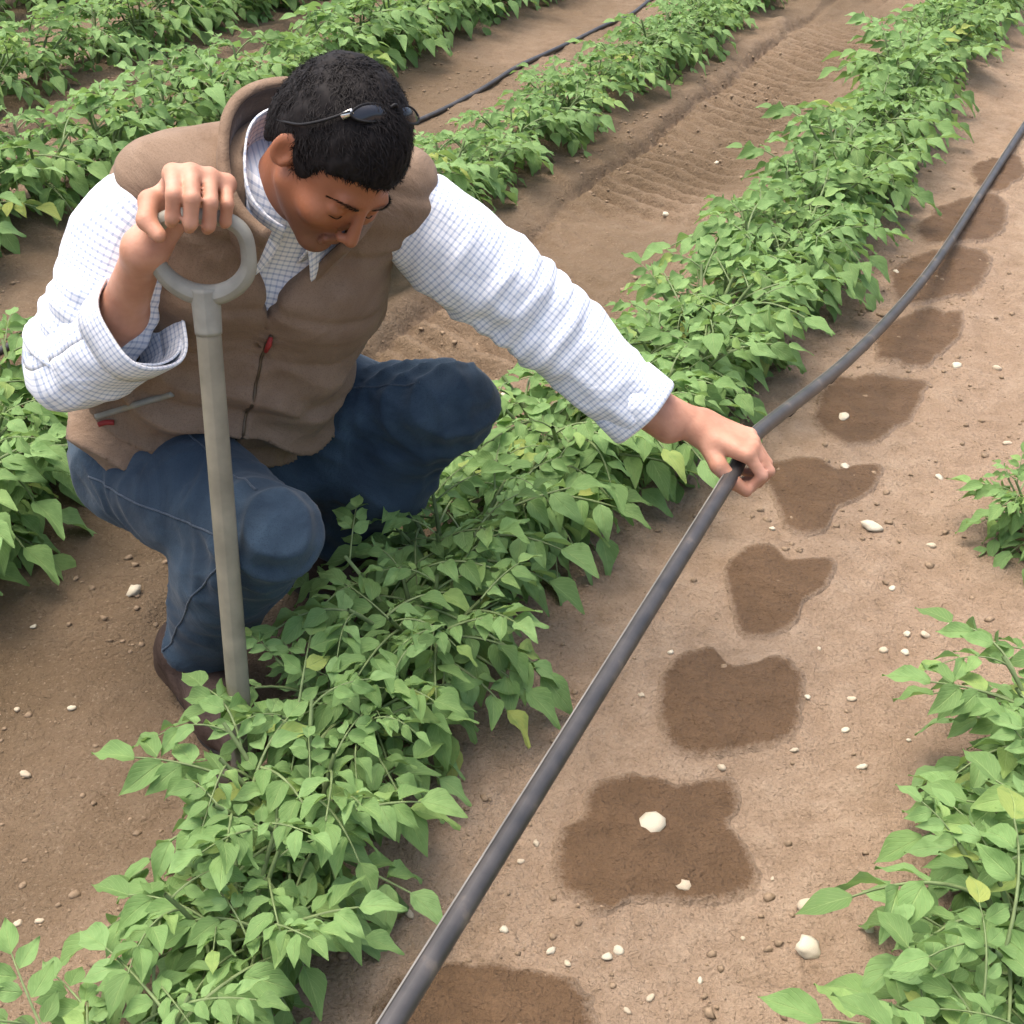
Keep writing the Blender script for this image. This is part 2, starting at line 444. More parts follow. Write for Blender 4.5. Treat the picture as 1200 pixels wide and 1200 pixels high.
for k, (poly, lab) in enumerate(patches):
    pts = [on_ground(*p) for p in poly]
    loop = catmull(np.array([pts[-1]] + pts + [pts[0], pts[1]]), 120)
    loop = np.array(loop)
    c = np.mean(pts, axis=0)
    # closed outline: resample by angle round the middle
    ang = np.arctan2(loop[:, 1] - c[1], loop[:, 0] - c[0]); rr = np.hypot(loop[:, 0] - c[0], loop[:, 1] - c[1])
    order = np.argsort(ang); ang, rr = ang[order], rr[order]
    M = 144; th = np.linspace(-np.pi, np.pi, M, endpoint=False)
    r = np.interp(th, np.r_[ang - 2 * np.pi, ang, ang + 2 * np.pi], np.r_[rr, rr, rr])
    q = np.c_[np.cos(th) * r * 22, np.sin(th) * r * 22, np.full(M, k * 9.7)]
    r = r * (1 + (.05 if k < 5 else .13) * value_noise(q * (1 if k < 5 else .8), 31) + .035 * value_noise(q * 2.7, 32) + .02 * value_noise(q * 6, 33))
    RN = 18; vs = [(c[0], c[1], gz(c[0], c[1]) + .004)]; fs = []
    for i in range(1, RN + 1):
        f = i / RN
        X = c[0] + np.cos(th) * r * f; Y = c[1] + np.sin(th) * r * f
        Z = ground_h(*to_st(X, Y)) + (.0052 if i < RN else -.002)
        vs += list(zip(X, Y, Z))
    for j in range(M): fs.append((0, 1 + j, 1 + (j + 1) % M))
    for i in range(RN - 1):
        for j in range(M):
            a, b2 = 1 + i * M + j, 1 + i * M + (j + 1) % M
            fs.append((a, a + M, b2 + M, b2))
    o = mesh_obj("wet_patch", vs, fs, WET)
    ea = o.data.attributes.new("edge", 'FLOAT', 'POINT')
    ea.data.foreach_set("value", np.r_[0, np.repeat(np.clip((np.arange(1, RN + 1) / RN - .74) / .26, 0, 1) ** 1.3, M)].astype(np.float32))
    tag(o, lab, "wet patch", "damp patches under the drip pipe")

# ------------------------------------------------------------------ drip pipes
def pipe_material():
    m, nt, b = new_mat("black_polythene")
    tc = N_(nt, "ShaderNodeTexCoord"); n = N_(nt, "ShaderNodeTexNoise", scale=25, detail=6); nt.links.new(tc.outputs["Object"], n.inputs["Vector"])
    c = ramp(nt, n.outputs["Fac"], [(.35, (.028, .027, .027)), (.62, (.055, .05, .047)), (.8, (.16, .13, .10))])
    nt.links.new(c, b.inputs["Base Color"]); b.inputs["Roughness"].default_value = .42; b.inputs["Specular IOR Level"].default_value = .5
    bump(nt, b, n.outputs["Fac"], .15, .002)
    return m
PIPE = pipe_material(); PIPE_R = .0120
G_PIPE = P(866, 543, 1.985); PB = P(480, 1165, 1.17)
pipe_pts = [V(-1.9, -3.0, .05), V(-1.2, -1.5, .30), PB - (G_PIPE - PB) * .9, PB, PB + (G_PIPE - PB) * .33, PB + (G_PIPE - PB) * .66, PB + (G_PIPE - PB) * .93, G_PIPE, G_PIPE + V(.035, .075, .006),
            PG(985, 430, .235), PG(1050, 365, .125), PG(1100, 303, .055)]
for (u, v) in ((1150, 230), (1200, 152)):
    p = on_ground(u, v); pipe_pts.append(p + V(0, 0, .017))
last = pipe_pts[-1]
for d in (.6, 1.4, 2.4, 3.6, 5.0):
    q = last + AX * d + AC * .02 * math.sin(d * 2.1); q[2] = gz(q[0], q[1]) + .015; pipe_pts.append(q)
path = catmull(np.array(pipe_pts), 260)
vs, fs, uv = tube_geo(path, PIPE_R, 18)
drip = empty("drip_pipe", (float(pipe_pts[-6][0]), float(pipe_pts[-6][1]), 0))
def child_mesh(name, vs, fs, mat, parent, uvs=None, smooth=True):
    off = np.array(parent.matrix_basis.translation) if parent.parent is None else np.zeros(3)
    return mesh_obj(name, np.asarray(vs) - off, fs, mat, parent, smooth, uvs)
child_mesh("hose", vs, fs, PIPE, drip, uv)
# edge highlight painted as a pale strip along the pipe; emitters let into it
edge_highlight = plain("pipe_highlight", (.20, .19, .175), .5, .4, .2, 20)
T_, N__, B_ = frames(path, V(.03, .02, 1))
up = np.array([nz(V(0, 0, 1) - t * t[2]) for t in T_])
left = np.cross(up, T_)
a = nz(V(1, 0, 0))
def strip(off, w):
    vs, fs = [], []
    for i in range(len(path)):
        for sgn in (-1, 1):
            ang = off + sgn * w
            vs.append(path[i] + (PIPE_R + .0006) * (math.cos(ang) * up[i] + math.sin(ang) * left[i]))
    for i in range(len(path) - 1): fs.append((2 * i, 2 * i + 1, 2 * i + 3, 2 * i + 2))
    return vs, fs
child_mesh("edge_highlight", *strip(.75, .16), edge_highlight, drip)
cl = np.r_[0, np.cumsum(np.linalg.norm(np.diff(path, axis=0), axis=1))]
EM = plain("emitter_plastic", (.03, .03, .03), .4)
for k in range(26):
    L0 = 1.6 + k * .30
    if L0 > cl[-1]: break
    i = int(np.searchsorted(cl, L0)); c = path[i] - up[i] * .012
    vs, fs, _ = tube_geo([c - T_[i] * .016, c - T_[i] * .014, c + T_[i] * .014, c + T_[i] * .016], [.002, .0065, .0065, .002], 8, caps=True)
    child_mesh("emitter", vs, fs, EM, drip)
tag(drip, "black plastic drip pipe lifted off the soil in the man's grip", "pipe", "drip pipes")
for s0, lab in ((-1.50, "thin dark drip pipe lying on the soil behind the man"),):
    pts = []
    for t in np.linspace(-.5, 9, 34):
        x, y = from_st(s0 + .025 * math.sin(t * 1.7) + .012 * math.sin(t * 4.1), t); pts.append((x, y, gz(x, y) + .009))
    vs, fs, uv = tube_geo(catmull(np.array(pts), 200), .0095, 12)
    o = mesh_obj("drip_pipe", vs, fs, PIPE, None, True, uv); tag(o, lab, "pipe", "drip pipes")

# ------------------------------------------------------------------ person
def skin_material():
    m, nt, b = new_mat("skin")
    geo = N_(nt, "ShaderNodeNewGeometry"); pos = geo.outputs["Position"]
    n = N_(nt, "ShaderNodeTexNoise", scale=28, detail=4); nt.links.new(pos, n.inputs["Vector"])
    n2 = N_(nt, "ShaderNodeTexNoise", scale=260, detail=3); nt.links.new(pos, n2.inputs["Vector"])
    c = ramp(nt, n.outputs["Fac"], [(.3, (.40, .185, .115)), (.55, (.50, .255, .165)), (.75, (.56, .29, .21))])
    at = N_(nt, "ShaderNodeAttribute", attribute_name="tan")
    c = mix(nt, c, (.27, .095, .040), at.outputs["Fac"])  # ruddier head skin, with the face's shade darkened into its colour
    at2 = N_(nt, "ShaderNodeAttribute", attribute_name="stubble")
    c = mix(nt, c, (.12, .07, .05), at2.outputs["Fac"])
    nt.links.new(c, b.inputs["Base Color"]); b.inputs["Roughness"].default_value = .5; b.inputs["Specular IOR Level"].default_value = .35
    b.inputs["Subsurface Weight"].default_value = .12; b.inputs["Subsurface Radius"].default_value = (.012, .005, .003)
    bump(nt, b, n2.outputs["Fac"], .25, .0015)
    return m
def cloth(name, c1, c2, scale=9, weave=900, rough=.9, wr=.5, wd=.012, sheen=.15):
    m, nt, b = new_mat(name)
    tc = N_(nt, "ShaderNodeTexCoord"); pos = tc.outputs["Object"]
    n = N_(nt, "ShaderNodeTexNoise", scale=scale, detail=5, rough=.6); nt.links.new(pos, n.inputs["Vector"]); n.inputs["Distortion"].default_value = 1.2
    w = N_(nt, "ShaderNodeTexNoise", scale=weave, detail=2); nt.links.new(pos, w.inputs["Vector"])
    c = ramp(nt, n.outputs["Fac"], [(.3, c1), (.7, c2)])
    c = mix(nt, c, tuple(x * .6 for x in c1), ramp(nt, w.outputs["Fac"], [(.5, (0, 0, 0)), (.7, (.5, .5, .5))]))
    nt.links.new(c, b.inputs["Base Color"]); b.inputs["Roughness"].default_value = rough; b.inputs["Specular IOR Level"].default_value = .15
    b.inputs["Sheen Weight"].default_value = sheen
    x = bump(nt, b, w.outputs["Fac"], .3, .0012)
    bump(nt, b, n.outputs["Fac"], wr, wd, x)
    return m
SKIN = skin_material()
DENIM = cloth("blue_denim", (.017, .031, .050), (.046, .074, .104), 7, 700, .9, .35, .015, .1)
VEST = cloth("brown_vest", (.180, .120, .078), (.255, .180, .124), 8, 600, .85, .6, .014, .06)
VESTIN = cloth("vest_lining", (.07, .048, .036), (.10, .07, .055), 10, 600)
BOOT = cloth("boot_leather", (.040, .026, .021), (.085, .058, .047), 22, 300, .6, .5, .004, 0)
SOLE = plain("boot_sole", (.05, .042, .036), .85, .2, .3, 60)
HAIR = plain("dark_hair", (.009, .007, .0065), .7, .18, .4, 120)
def shirt_material():
    m, nt, b = new_mat("checked_shirt")
    uv = N_(nt, "ShaderNodeUVMap"); sx = N_(nt, "ShaderNodeSeparateXYZ"); nt.links.new(uv.outputs[0], sx.inputs[0])
    def saw(src, per, off=0.0):
        f = math_(nt, 'FRACT', math_(nt, 'ADD', math_(nt, 'DIVIDE', src, per), off))
        return math_(nt, 'ABSOLUTE', math_(nt, 'SUBTRACT', f, .5))
    a = math_(nt, 'LESS_THAN', saw(sx.outputs[0], .0082), .14)
    c = math_(nt, 'LESS_THAN', saw(sx.outputs[1], .0082), .17)
    grid = math_(nt, 'ADD', math_(nt, 'MULTIPLY', a, .32), math_(nt, 'MULTIPLY', c, .5))
    col = mix(nt, (.83, .845, .87), (.27, .35, .50), grid)
    nt.links.new(col, b.inputs["Base Color"]); b.inputs["Roughness"].default_value = .85; b.inputs["Specular IOR Level"].default_value = .15
    tc = N_(nt, "ShaderNodeTexCoord")
    n = N_(nt, "ShaderNodeTexNoise", scale=16, detail=4); nt.links.new(tc.outputs["Object"], n.inputs["Vector"]); n.inputs["Distortion"].default_value = 1.5
    w = N_(nt, "ShaderNodeTexNoise", scale=700, detail=2); nt.links.new(tc.outputs["Object"], w.inputs["Vector"])
    x = bump(nt, b, w.outputs["Fac"], .2, .001); bump(nt, b, n.outputs["Fac"], .35, .012, x)
    return m
SHIRT = shirt_material()
RED = plain("red_trim", (.26, .028, .025), .6, .3, .2)

SHR = P(172, 226, 1.66); SHL = P(468, 240, 1.80)
HIPR = V(-.578, 1.725, .35); HIPL = V(-.485, 1.865, .35)
KNR = P(318, 628, 1.745); KNL = P(530, 474, 2.0)
ANR = P(224, 764, 2.03); ANL = V(-.335, 1.83, .09)
ELR = P(90, 430, 1.74); WRR = P(170, 292, 1.53)
ELL = P(636, 376, 1.90); WRL = P(783, 500, 1.965)
HC = P(392, 180, 1.60)
SM = (SHR + SHL) / 2; PM = (HIPR + HIPL) / 2
Ut = nz(SM - PM); Lt = SHL - SHR; Lt = nz(Lt - Ut * (Lt @ Ut)); Ft = np.cross(Lt, Ut)
NB = SM + Ut * .035 + Ft * .015                         # base of the neck
# head frame, built from the turn of the head as seen: nose to the lower right, crown up
toC = nz(V(0, 0, H_CAM) - HC); cr = nz(np.cross(V(0, 0, 1), toC)); cu = np.cross(toC, cr)
psi, beta, roll = math.radians(36), math.radians(60), math.radians(6)
HF = nz(math.sin(psi) * math.cos(beta) * cr - math.sin(beta) * cu + math.cos(psi) * math.cos(beta) * toC)
hu0 = nz(cu - HF * (cu @ HF))
hl0 = np.cross(hu0, HF)
HU = nz(hu0 * math.cos(roll) + hl0 * math.sin(roll)); HL = np.cross(HU, HF)      # HL = his left
def hd(x, y, z): return HC + (HF * x + HL * y + HU * z) * .885
RH = (HF, HL, HU)

person = empty("person", (float(PM[0]), float(PM[1]), 0.0))
tag(person, "man in brown vest, checked shirt and jeans squatting with one hand on a spade", "person")

B = SDF((-.80, 1.30, -.01), (.46, 2.08, 1.06), .0031)
# torso, legs, arms under the clothes
for sgn in (-1, 1):
    B.cone(PM + Lt * .06 * sgn, SM - Ut * .08 + Lt * .07 * sgn, .095, .085, .05)
B.cone(SHR + Lt * .02, SHL - Lt * .02, .05, .05, .04)
B.cone(NB - Ut * .03, hd(-.02, 0, -.05), .056, .050, .02)
for a_, b_, r1, r2 in ((HIPR, KNR, .070, .048), (HIPL, KNL, .070, .048), (KNR, ANR, .048, .034), (KNL, ANL, .048, .034),
                       (SHR, ELR, .045, .036), (SHL, ELL, .045, .036), (ELL, ELL + (WRL - ELL) * .4, .036, .037), (ELL + (WRL - ELL) * .4, WRL, .037, .0265)):
    B.cone(a_, b_, r1, r2, .02)
mid = P(143, 366, 1.65)
B.cone(ELR, mid, .030, .030, .02); B.cone(mid, WRR, .030, .0235, .02)
for an, kn, tdir in ((ANR, KNR, nz(V(.62, -.78, 0))), (ANL, KNL, nz(V(.9, -.42, 0)))):
    B.cone(an - V(0, 0, .045), an - V(0, 0, .055) + tdir * .15, .03, .026, .02)
KH = .885
def hell(c, rad, k=.02, sub=False): B.ell(c, RH, tuple(KH * r for r in rad), k * KH, sub)
def hcone(a_, b_, r1, r2, k=.02, sub=False): B.cone(a_, b_, r1 * KH, r2 * KH, k * KH, sub)
# head
hell(hd(-.010, 0, .034), (.098, .077, .092), .02)
hell(hd(.036, 0, -.030), (.060, .060, .080), .03)
hcone(hd(.010, .050, -.055), hd(.074, .016, -.100), .018, .015, .022)
hcone(hd(.010, -.050, -.055), hd(.074, -.016, -.100), .018, .015, .022)
hell(hd(.083, 0, -.102), (.014, .020, .015), .014)
hcone(hd(.085, .034, .016), hd(.085, -.034, .016), .011, .011, .012)
for sgn in (-1, 1):
    hell(hd(.066, .042 * sgn, -.032), (.026, .024, .022), .018)
    hell(hd(.102, .032 * sgn, -.004), (.014, .017, .012), .010, sub=True)
    hell(hd(.081, .032 * sgn, -.006), (.0135, .0155, .0125), .003)
hcone(hd(.096, 0, .006), hd(.118, 0, -.036), .0075, .0105, .007)
hell(hd(.108, .011, -.042), (.009, .007, .007), .005); hell(hd(.108, -.011, -.042), (.009, .007, .007), .005)
hcone(hd(.097, .015, -.066), hd(.097, -.015, -.066), .0062, .0062, .004)
hcone(hd(.094, .013, -.077), hd(.094, -.013, -.077), .0068, .0068, .004)
hcone(hd(.103, .022, -.0715), hd(.103, -.022, -.0715), .0018, .0018, .003, sub=True)
for sgn in (-1, 1):                                        # ears
    e = hd(-.010, .079 * sgn, -.008)
    ea = nz(HF * .9 - HL * sgn * .45); eb = nz(np.cross(HU, ea)); Re = (ea, eb, HU)
    B.ell(e, Re, (.0175, .0065, .029), .006)
    eo = eb * (1 if eb @ (HL * sgn) > 0 else -1)
    B.ell(e + eo * .008 + ea * .003 - HU * .002, Re, (.0115, .0065, .020), .003, sub=True)
    B.cone(e + eo * .002 + ea * .012 - HU * .006, e + eo * .002 + ea * .010 - HU * .018, .004, .004, .004)

def hand(S, W, d, n, s, curls, thumb, sc=1.0, spread=0.0):
    """palm and five fingers; d wrist->knuckles, n back of the hand, s towards the thumb"""
    d, n, s = nz(d), nz(n), nz(s)
    Ls = (.086, .090, .086, .078); off = (.030, .010, -.011, -.031)
    ph = ((.043, .026, .021), (.047, .029, .022), (.044, .028, .022), (.034, .022, .019)); fr = (.0098, .0100, .0095, .0084)
    tips = []
    for i in range(4):
        K = W + d * Ls[i] * sc + s * off[i] * sc + n * (.004, .006, .004, 0)[i]
        S.cone(W + s * off[i] * .55 + d * .005, K - n * .003, .0185, .0125, .012)
        S.cone(K, K, .0112, .0112, .004)
        p = K; a = 0
        for j in range(3):
            a = math.radians(curls[i][j])
            q = p + (d * math.cos(a) - n * math.sin(a) + s * spread * (1.5 - i) * .1) * ph[i][j] * sc
            r1 = fr[i] * (1, .93, .86)[j]; r2 = fr[i] * (.93, .86, .74)[j]
            S.cone(p, q, r1, r2, .003); p = q
        tips.append(p)
    p = W + d * .022 + s * .024 - n * .008
    S.cone(W + d * .012 + s * .012 - n * .006, p + d * .01, .018, .016, .012)
    for (td, ts, tn, ln, r1, r2) in thumb:
        q = p + nz(d * td + s * ts + n * tn) * ln
        S.cone(p, q, r1, r2, .006); p = q
    return tips
# right hand over the spade's grip: the grip bar runs left-right in view
GRIP_C = P(233, 258, 1.50); BAR = nz(P(282, 264, 1.50) - P(184, 258, 1.50))
upv = nz(V(0, 0, 1) - BAR * BAR[2]); frontv = np.cross(BAR, upv)
if frontv @ (V(0, 0, H_CAM) - GRIP_C) < 0: frontv = -frontv
# back of the hand above and behind the bar, fingers come over the top towards the viewer
hdR = nz(frontv * .80 + upv * .42 + BAR * .30); hnR = nz(upv * .85 - frontv * .45); hnR = nz(hnR - hdR * (hnR @ hdR)); hsR = np.cross(hnR, hdR)
if hsR @ BAR > 0: hsR = -hsR                               # thumb side to the viewer's left
WR_R = GRIP_C + upv * .012 - frontv * .072 - BAR * .022
hand(B, WR_R, hdR, hnR, hsR, [(42, 112, 170), (45, 115, 172), (48, 118, 175), (52, 122, 178)],
     [(.45, .75, -.45, .038, .0145, .0125), (.62, .10, -.75, .032, .0125, .0112), (.5, -.55, -.65, .026, .0112, .009)])
B.cone(WRR, WR_R + hdR * .01, .0245, .021, .02)
# left hand closed round the pipe
pt = nz(path[np.argmin(np.linalg.norm(path - G_PIPE, axis=1)) + 2] - path[np.argmin(np.linalg.norm(path - G_PIPE, axis=1)) - 2])
dL = nz(nz(G_PIPE - WRL) * 1.0 + V(0, 0, .25)); dL = nz(dL - pt * (dL @ pt) * .75)
nL = np.cross(dL, pt); nL = nz(nL)
if nL[2] < 0: nL = -nL
sL = -pt; sL = nz(sL - dL * (sL @ dL) - nL * (sL @ nL))
WR_L = G_PIPE + nL * .034 - dL * .080 - sL * .004
hand(B, WR_L, dL, nL, sL, [(38, 108, 165), (38, 108, 165), (40, 110, 168), (44, 115, 172)],
     [(.72, .55, -.35, .042, .0150, .0130), (.86, .02, -.5, .034, .0130, .0115), (.9, -.25, -.45, .028, .0115, .0092)])
B.cone(ELL + (WRL - ELL) * .7, WR_L + dL * .008, .030, .0225, .02)
bv, bq = B.mesh(); del B
bv = relax(bv, bq, 2, .45)
bo = fast_mesh("body", bv - np.array(person.location), bq, SKIN, person)
rel = np.stack([(bv - HC) @ HF, (bv - HC) @ HL, (bv - HC) @ HU], 1) / KH
inhead = (np.linalg.norm(rel, axis=1) < .17)
tan_shade_v = np.where(inhead, .85, .0) ; 
st = np.clip((-.045 - rel[:, 2]) / .03, 0, 1) * np.clip((rel[:, 0] - .0) / .03, 0, 1) * inhead * .55
st = st + inhead * .6 * np.exp(-((rel[:, 0] - .100) / .012) ** 2 - ((np.abs(rel[:, 1]) - .012) / .014) ** 2 - ((rel[:, 2] + .056) / .006) ** 2) * .5
for nm, val in (("tan", tan_shade_v), ("stubble", st)):
    at = bo.data.attributes.new(nm, 'FLOAT', 'POINT'); at.data.foreach_set("value", val.astype(np.float32))

def sdf_part(name, S, mat, parent, it=3, disp=None):
    v, q = S.mesh(); v = relax(v, q, it, .5)
    if disp is not None:
        n = vnormals(v, q); v = v + n * disp(v)[:, None]
    off = np.array(person.location)
    return fast_mesh(name, v - off, q, mat, parent)

# eyebrows, lids' lash line
for sgn in (-1, 1):
    arc = catmull(np.array([hd(.0985, .012 * sgn, .013), hd(.0985, .028 * sgn, .019), hd(.087, .045 * sgn, .018), hd(.073, .055 * sgn, .010)]), 90)
    vs, fs = [], []
    for i in range(90):
        for q in range(3):
            b0 = arc[i] + HU * rng.uniform(-.0028, .0028) * math.sin(math.pi * min(.95, i / 89 + .12)) ; d0 = nz(HL * sgn * .9 + HU * rng.uniform(-.2, .6) + HF * .1); w0 = nz(np.cross(d0, HF)) * .0005; k = len(vs)
            vs += [b0 - w0, b0 + w0, b0 + d0 * rng.uniform(.004, .008)]; fs.append((k, k + 1, k + 2))
    child_mesh("eyebrow", vs, fs, HAIR, person)
    pts = [hd(.0910, .020 * sgn, -.0135), hd(.0942, .031 * sgn, -.0155), hd(.086, .045 * sgn, -.0145)]
    vs, fs, _ = tube_geo(catmull(np.array(pts), 10), .0007, 6)
    child_mesh("eyelashes", vs, fs, HAIR, person)

# hair: a cap with a real hairline, plus short strands
HS = SDF(HC - .17, HC + .17, .003)
HS.ell(hd(-.012, 0, .038), RH, (.106 * KH, .084 * KH, .099 * KH), .02)
HS.ell(hd(-.04, 0, .0), RH, (.076 * KH, .078 * KH, .09 * KH), .02)
def faceplane(X, Y, Z):
    x = (X - HC[0]) * HF[0] + (Y - HC[1]) * HF[1] + (Z - HC[2]) * HF[2]
    y = (X - HC[0]) * HL[0] + (Y - HC[1]) * HL[1] + (Z - HC[2]) * HL[2]
    z = (X - HC[0]) * HU[0] + (Y - HC[1]) * HU[1] + (Z - HC[2]) * HU[2]
    x, y, z = x / KH, y / KH, z / KH
    # hairline height as it runs from forehead, past the temple and sideburn, to the nape
    line = np.interp(x, [-.12, -.06, -.035, -.012, .006, .018, .030, .042, .060, .075, .12], [-.075, -.062, -.02, .026, -.004, -.034, -.030, .030, .042, .054, .060])
    return (z - line) * .8
HS.cut_fn(lambda X, Y, Z: faceplane(X, Y, Z), HC - .17, HC + .17, .006)
hv, hq = HS.mesh(); hv = relax(hv, hq, 2, .5); hn = vnormals(hv, hq)
rl = np.stack([(hv - HC) @ HF, (hv - HC) @ HL, (hv - HC) @ HU], 1)
hv2 = hv + hn * (.0022 * value_noise(rl * np.array([60, 160, 60]), 41) + .003 * value_noise(rl * 38, 42))[:, None]
hair = fast_mesh("hair", hv2 - np.array(person.location), hq, HAIR, person)
pick = rng.choice(len(hv), 17000); vs, fs = [], []
for i in pick:
    n = hn[i]; base = hv[i] - n * .001
    flow = nz(HF * .8 + HU * -.35 + HL * .25 * math.sin(rl[i][0] * 60) + rng.normal(0, .5, 3)); flow = flow - n * (flow @ n)
    d = nz(nz(flow) + n * rng.uniform(.15, .55)); sd = nz(np.cross(d, n)) * .0006
    L = rng.uniform(.007, .018); k = len(vs)
    tip = base + d * L - n * L * .15
    vs += [base - sd, base + sd, base + d * L * .55 + sd * .8, base + d * L * .55 - sd * .8, tip]
    fs += [(k, k + 1, k + 2, k + 3), (k + 3, k + 2, k + 4)]
strands = child_mesh("hair_strands", np.array(vs) - np.array(person.location), fs, HAIR, hair); strands["kind"] = "stuff"

# jeans
J = SDF((-.86, 1.30, -.01), (.16, 2.12, .62), .006)
J.cone(HIPR, HIPL, .108, .112, .05)
fp = nz(V(.8, -.6, 0)); J.cone(PM, PM + fp * .13 - V(0, 0, .02), .11, .080, .05)
J.ell(PM + V(-.045, .025, -.02), np.eye(3), (.124, .124, .115), .05)
for hip, kn, an in ((HIPR, KNR, ANR), (HIPL, KNL, ANL)):
    J.cone(hip, hip + (kn - hip) * .5, .104, .092, .03); J.cone(hip + (kn - hip) * .5, kn, .088, .064, .03)
    m_ = kn + (an - kn) * .4 ; back = nz(hip - kn); back = nz(back - nz(an - kn) * (back @ nz(an - kn)))
    J.cone(kn, m_ + back * .024, .062, .074, .03); J.cone(m_ + back * .024, an + (kn - an) * .06, .074, .063, .03)
J.cone(KNL + (ANL - KNL) * .45, HIPL + (KNL - HIPL) * .30 - V(0, 0, .04), .068, .085, .04)   # calf folded against the thigh
J.cone(PM + fp * .10 - V(0, 0, .05), HIPL + (KNL - HIPL) * .45 - V(0, 0, .03), .085, .075, .05)
for kn, an in ((KNR, ANR), (KNL, ANL)):                     # trouser hems
    la = nz(an - kn); cc = an - la * .050
    J.cut_fn(lambda X, Y, Z: -((X - cc[0]) * la[0] + (Y - cc[1]) * la[1] + (Z - cc[2]) * la[2]), cc - .11, cc + .11, .006)
def jeans_disp(v):
    d = .008 * fbm(v * np.array([7, 7, 11]), 2, 51) + .0035 * (1 - 2.2 * np.abs(value_noise(v * np.array([13, 13, 22]) + 2.0 * value_noise(v * 6, 57)[:, None], 58)))
    for hip, kn, an in ((HIPR, KNR, ANR), (HIPL, KNL, ANL)):
        for a_, b_, amp, per in ((hip, kn, .0026, .060), (kn, an, .0045, .050)):
            ax = nz(b_ - a_); t = (v - a_) @ ax; L = np.linalg.norm(b_ - a_)
            rad = np.linalg.norm(v - a_ - t[:, None] * ax, axis=1)
            w = np.exp(-(np.minimum(np.abs(t), np.abs(t - L)) / .10) ** 2) * (rad < .14)
            d += amp * w * (1 - 2 * np.abs(np.sin((t / per + .9 * 2.0 * value_noise(v * 6, 53)) * np.pi)))
    return d
jeans = sdf_part("jeans", J, DENIM, person, 2, jeans_disp); del J
# back pocket edge stitching + red tag at the waistband
# boots
for an, kn, tdir in ((ANR, KNR, nz(V(.55, -.83, 0))), (ANL, KNL, nz(V(.9, -.42, 0)))):
    g = gz(an[0], an[1]); an = V(an[0], an[1], g + .105); sd = np.cross(tdir, V(0, 0, 1))
    bt = SDF(an - V(.3, .3, .14), an + V(.3, .3, .16), .005)
    heel = V(an[0], an[1], g + .05) - tdir * .035
    bt.cone(an + (kn - an) * .10, an - V(0, 0, .01), .046, .048, .02)
    bt.cone(an - V(0, 0, .01), heel, .050, .043, .03)
    bt.cone(heel, heel + tdir * .16 + V(0, 0, .004), .043, .047, .03)
    bt.cone(heel + tdir * .16 + V(0, 0, .004), heel + tdir * .225 - V(0, 0, .004), .047, .036, .03)
    bt.cut(V(an[0], an[1], g + .022), (0, 0, -1))
    b_ = sdf_part("boot", bt, BOOT, person, 2, lambda v: .0025 * value_noise(v * 40, 61))
    out = []
    for t in np.linspace(0, 2 * np.pi, 40, endpoint=False):
        cx = math.cos(t); fwd = .095 + .148 * cx; w = .046 * (1 + .16 * cx) * (1 if abs(cx) < .99 else 1)
        out.append((fwd - .035, math.sin(t) * w * (1 - .22 * math.exp(-((fwd - .08) / .05) ** 2))))
    vs = []
    for zz, sc_ in ((-.004, .97), (.004, 1.0), (.022, 1.0), (.026, .96)):
        for f_, s_ in out: vs.append(V(an[0], an[1], g + zz) + tdir * (.06 + (f_ - .06) * sc_) + sd * s_ * sc_)
    fs = [tuple(range(40))[::-1], tuple(range(120, 160))]
    for i in range(3):
        for j in range(40): fs.append((i * 40 + j, i * 40 + (j + 1) % 40, (i + 1) * 40 + (j + 1) % 40, (i + 1) * 40 + j))
    child_mesh("sole", np.array(vs) - np.array(person.location), fs, SOLE, b_, None, False)
    for q in range(4):                                     # laces across the instep
        c0 = an + V(0, 0, .0) + tdir * (.052 + q * .022) + V(0, 0, .012 - q * .018)
        pts = [c0 - sd * .028 - V(0, 0, .008), c0, c0 + sd * .028 - V(0, 0, .008)]
        vs, fs, _ = tube_geo(catmull(np.array(pts), 8), .0028, 6)
        child_mesh("lace", np.array(vs) - np.array(person.location), fs, SOLE, b_)

# torso clothing
def torso(S, g):
    for sgn in (-1, 1):
        S.cone(PM + Lt * .070 * sgn + Ut * .03 + Ft * .01, PM + Ut * .20 + Lt * .062 * sgn + Ft * .02, .118 + g, .108 + g, .06)
        S.cone(PM + Ut * .20 + Lt * .062 * sgn + Ft * .02, SM - Ut * .11 + Lt * .080 * sgn, .108 + g, .106 + g, .06)
        S.cone(SM - Ut * .11 + Lt * .080 * sgn, SM - Ut * .02 + Lt * .10 * sgn, .104 + g, .062 + g, .05)
    S.cone(SHR + Lt * .010 + Ut * .004, SM + Ut * .004, .052 + g, .072 + g, .05); S.cone(SM + Ut * .004, SHL - Lt * .012 + Ut * .008, .072 + g, .056 + g, .05)
    S.cone(SM - Ut * .03 - Ft * .02, NB - Ft * .01, .085 + g, .06 + g, .04)
    S.cone(HIPR + V(.005, 0, .045), HIPL + V(0, 0, .045), .120 + g, .120 + g, .04)
    S.ell(PM + V(-.020, .010, .030), np.eye(3), (.154 + g, .154 + g, .130 + g), .05)
    S.ell(SM - Ut * .10 - Ft * .055, (Ft, Lt, Ut), (.085 + g, .15 + g, .15 + g), .05)
lo_, hi_ = V(-.90, 1.30, .22), V(.12, 2.15, 1.02)
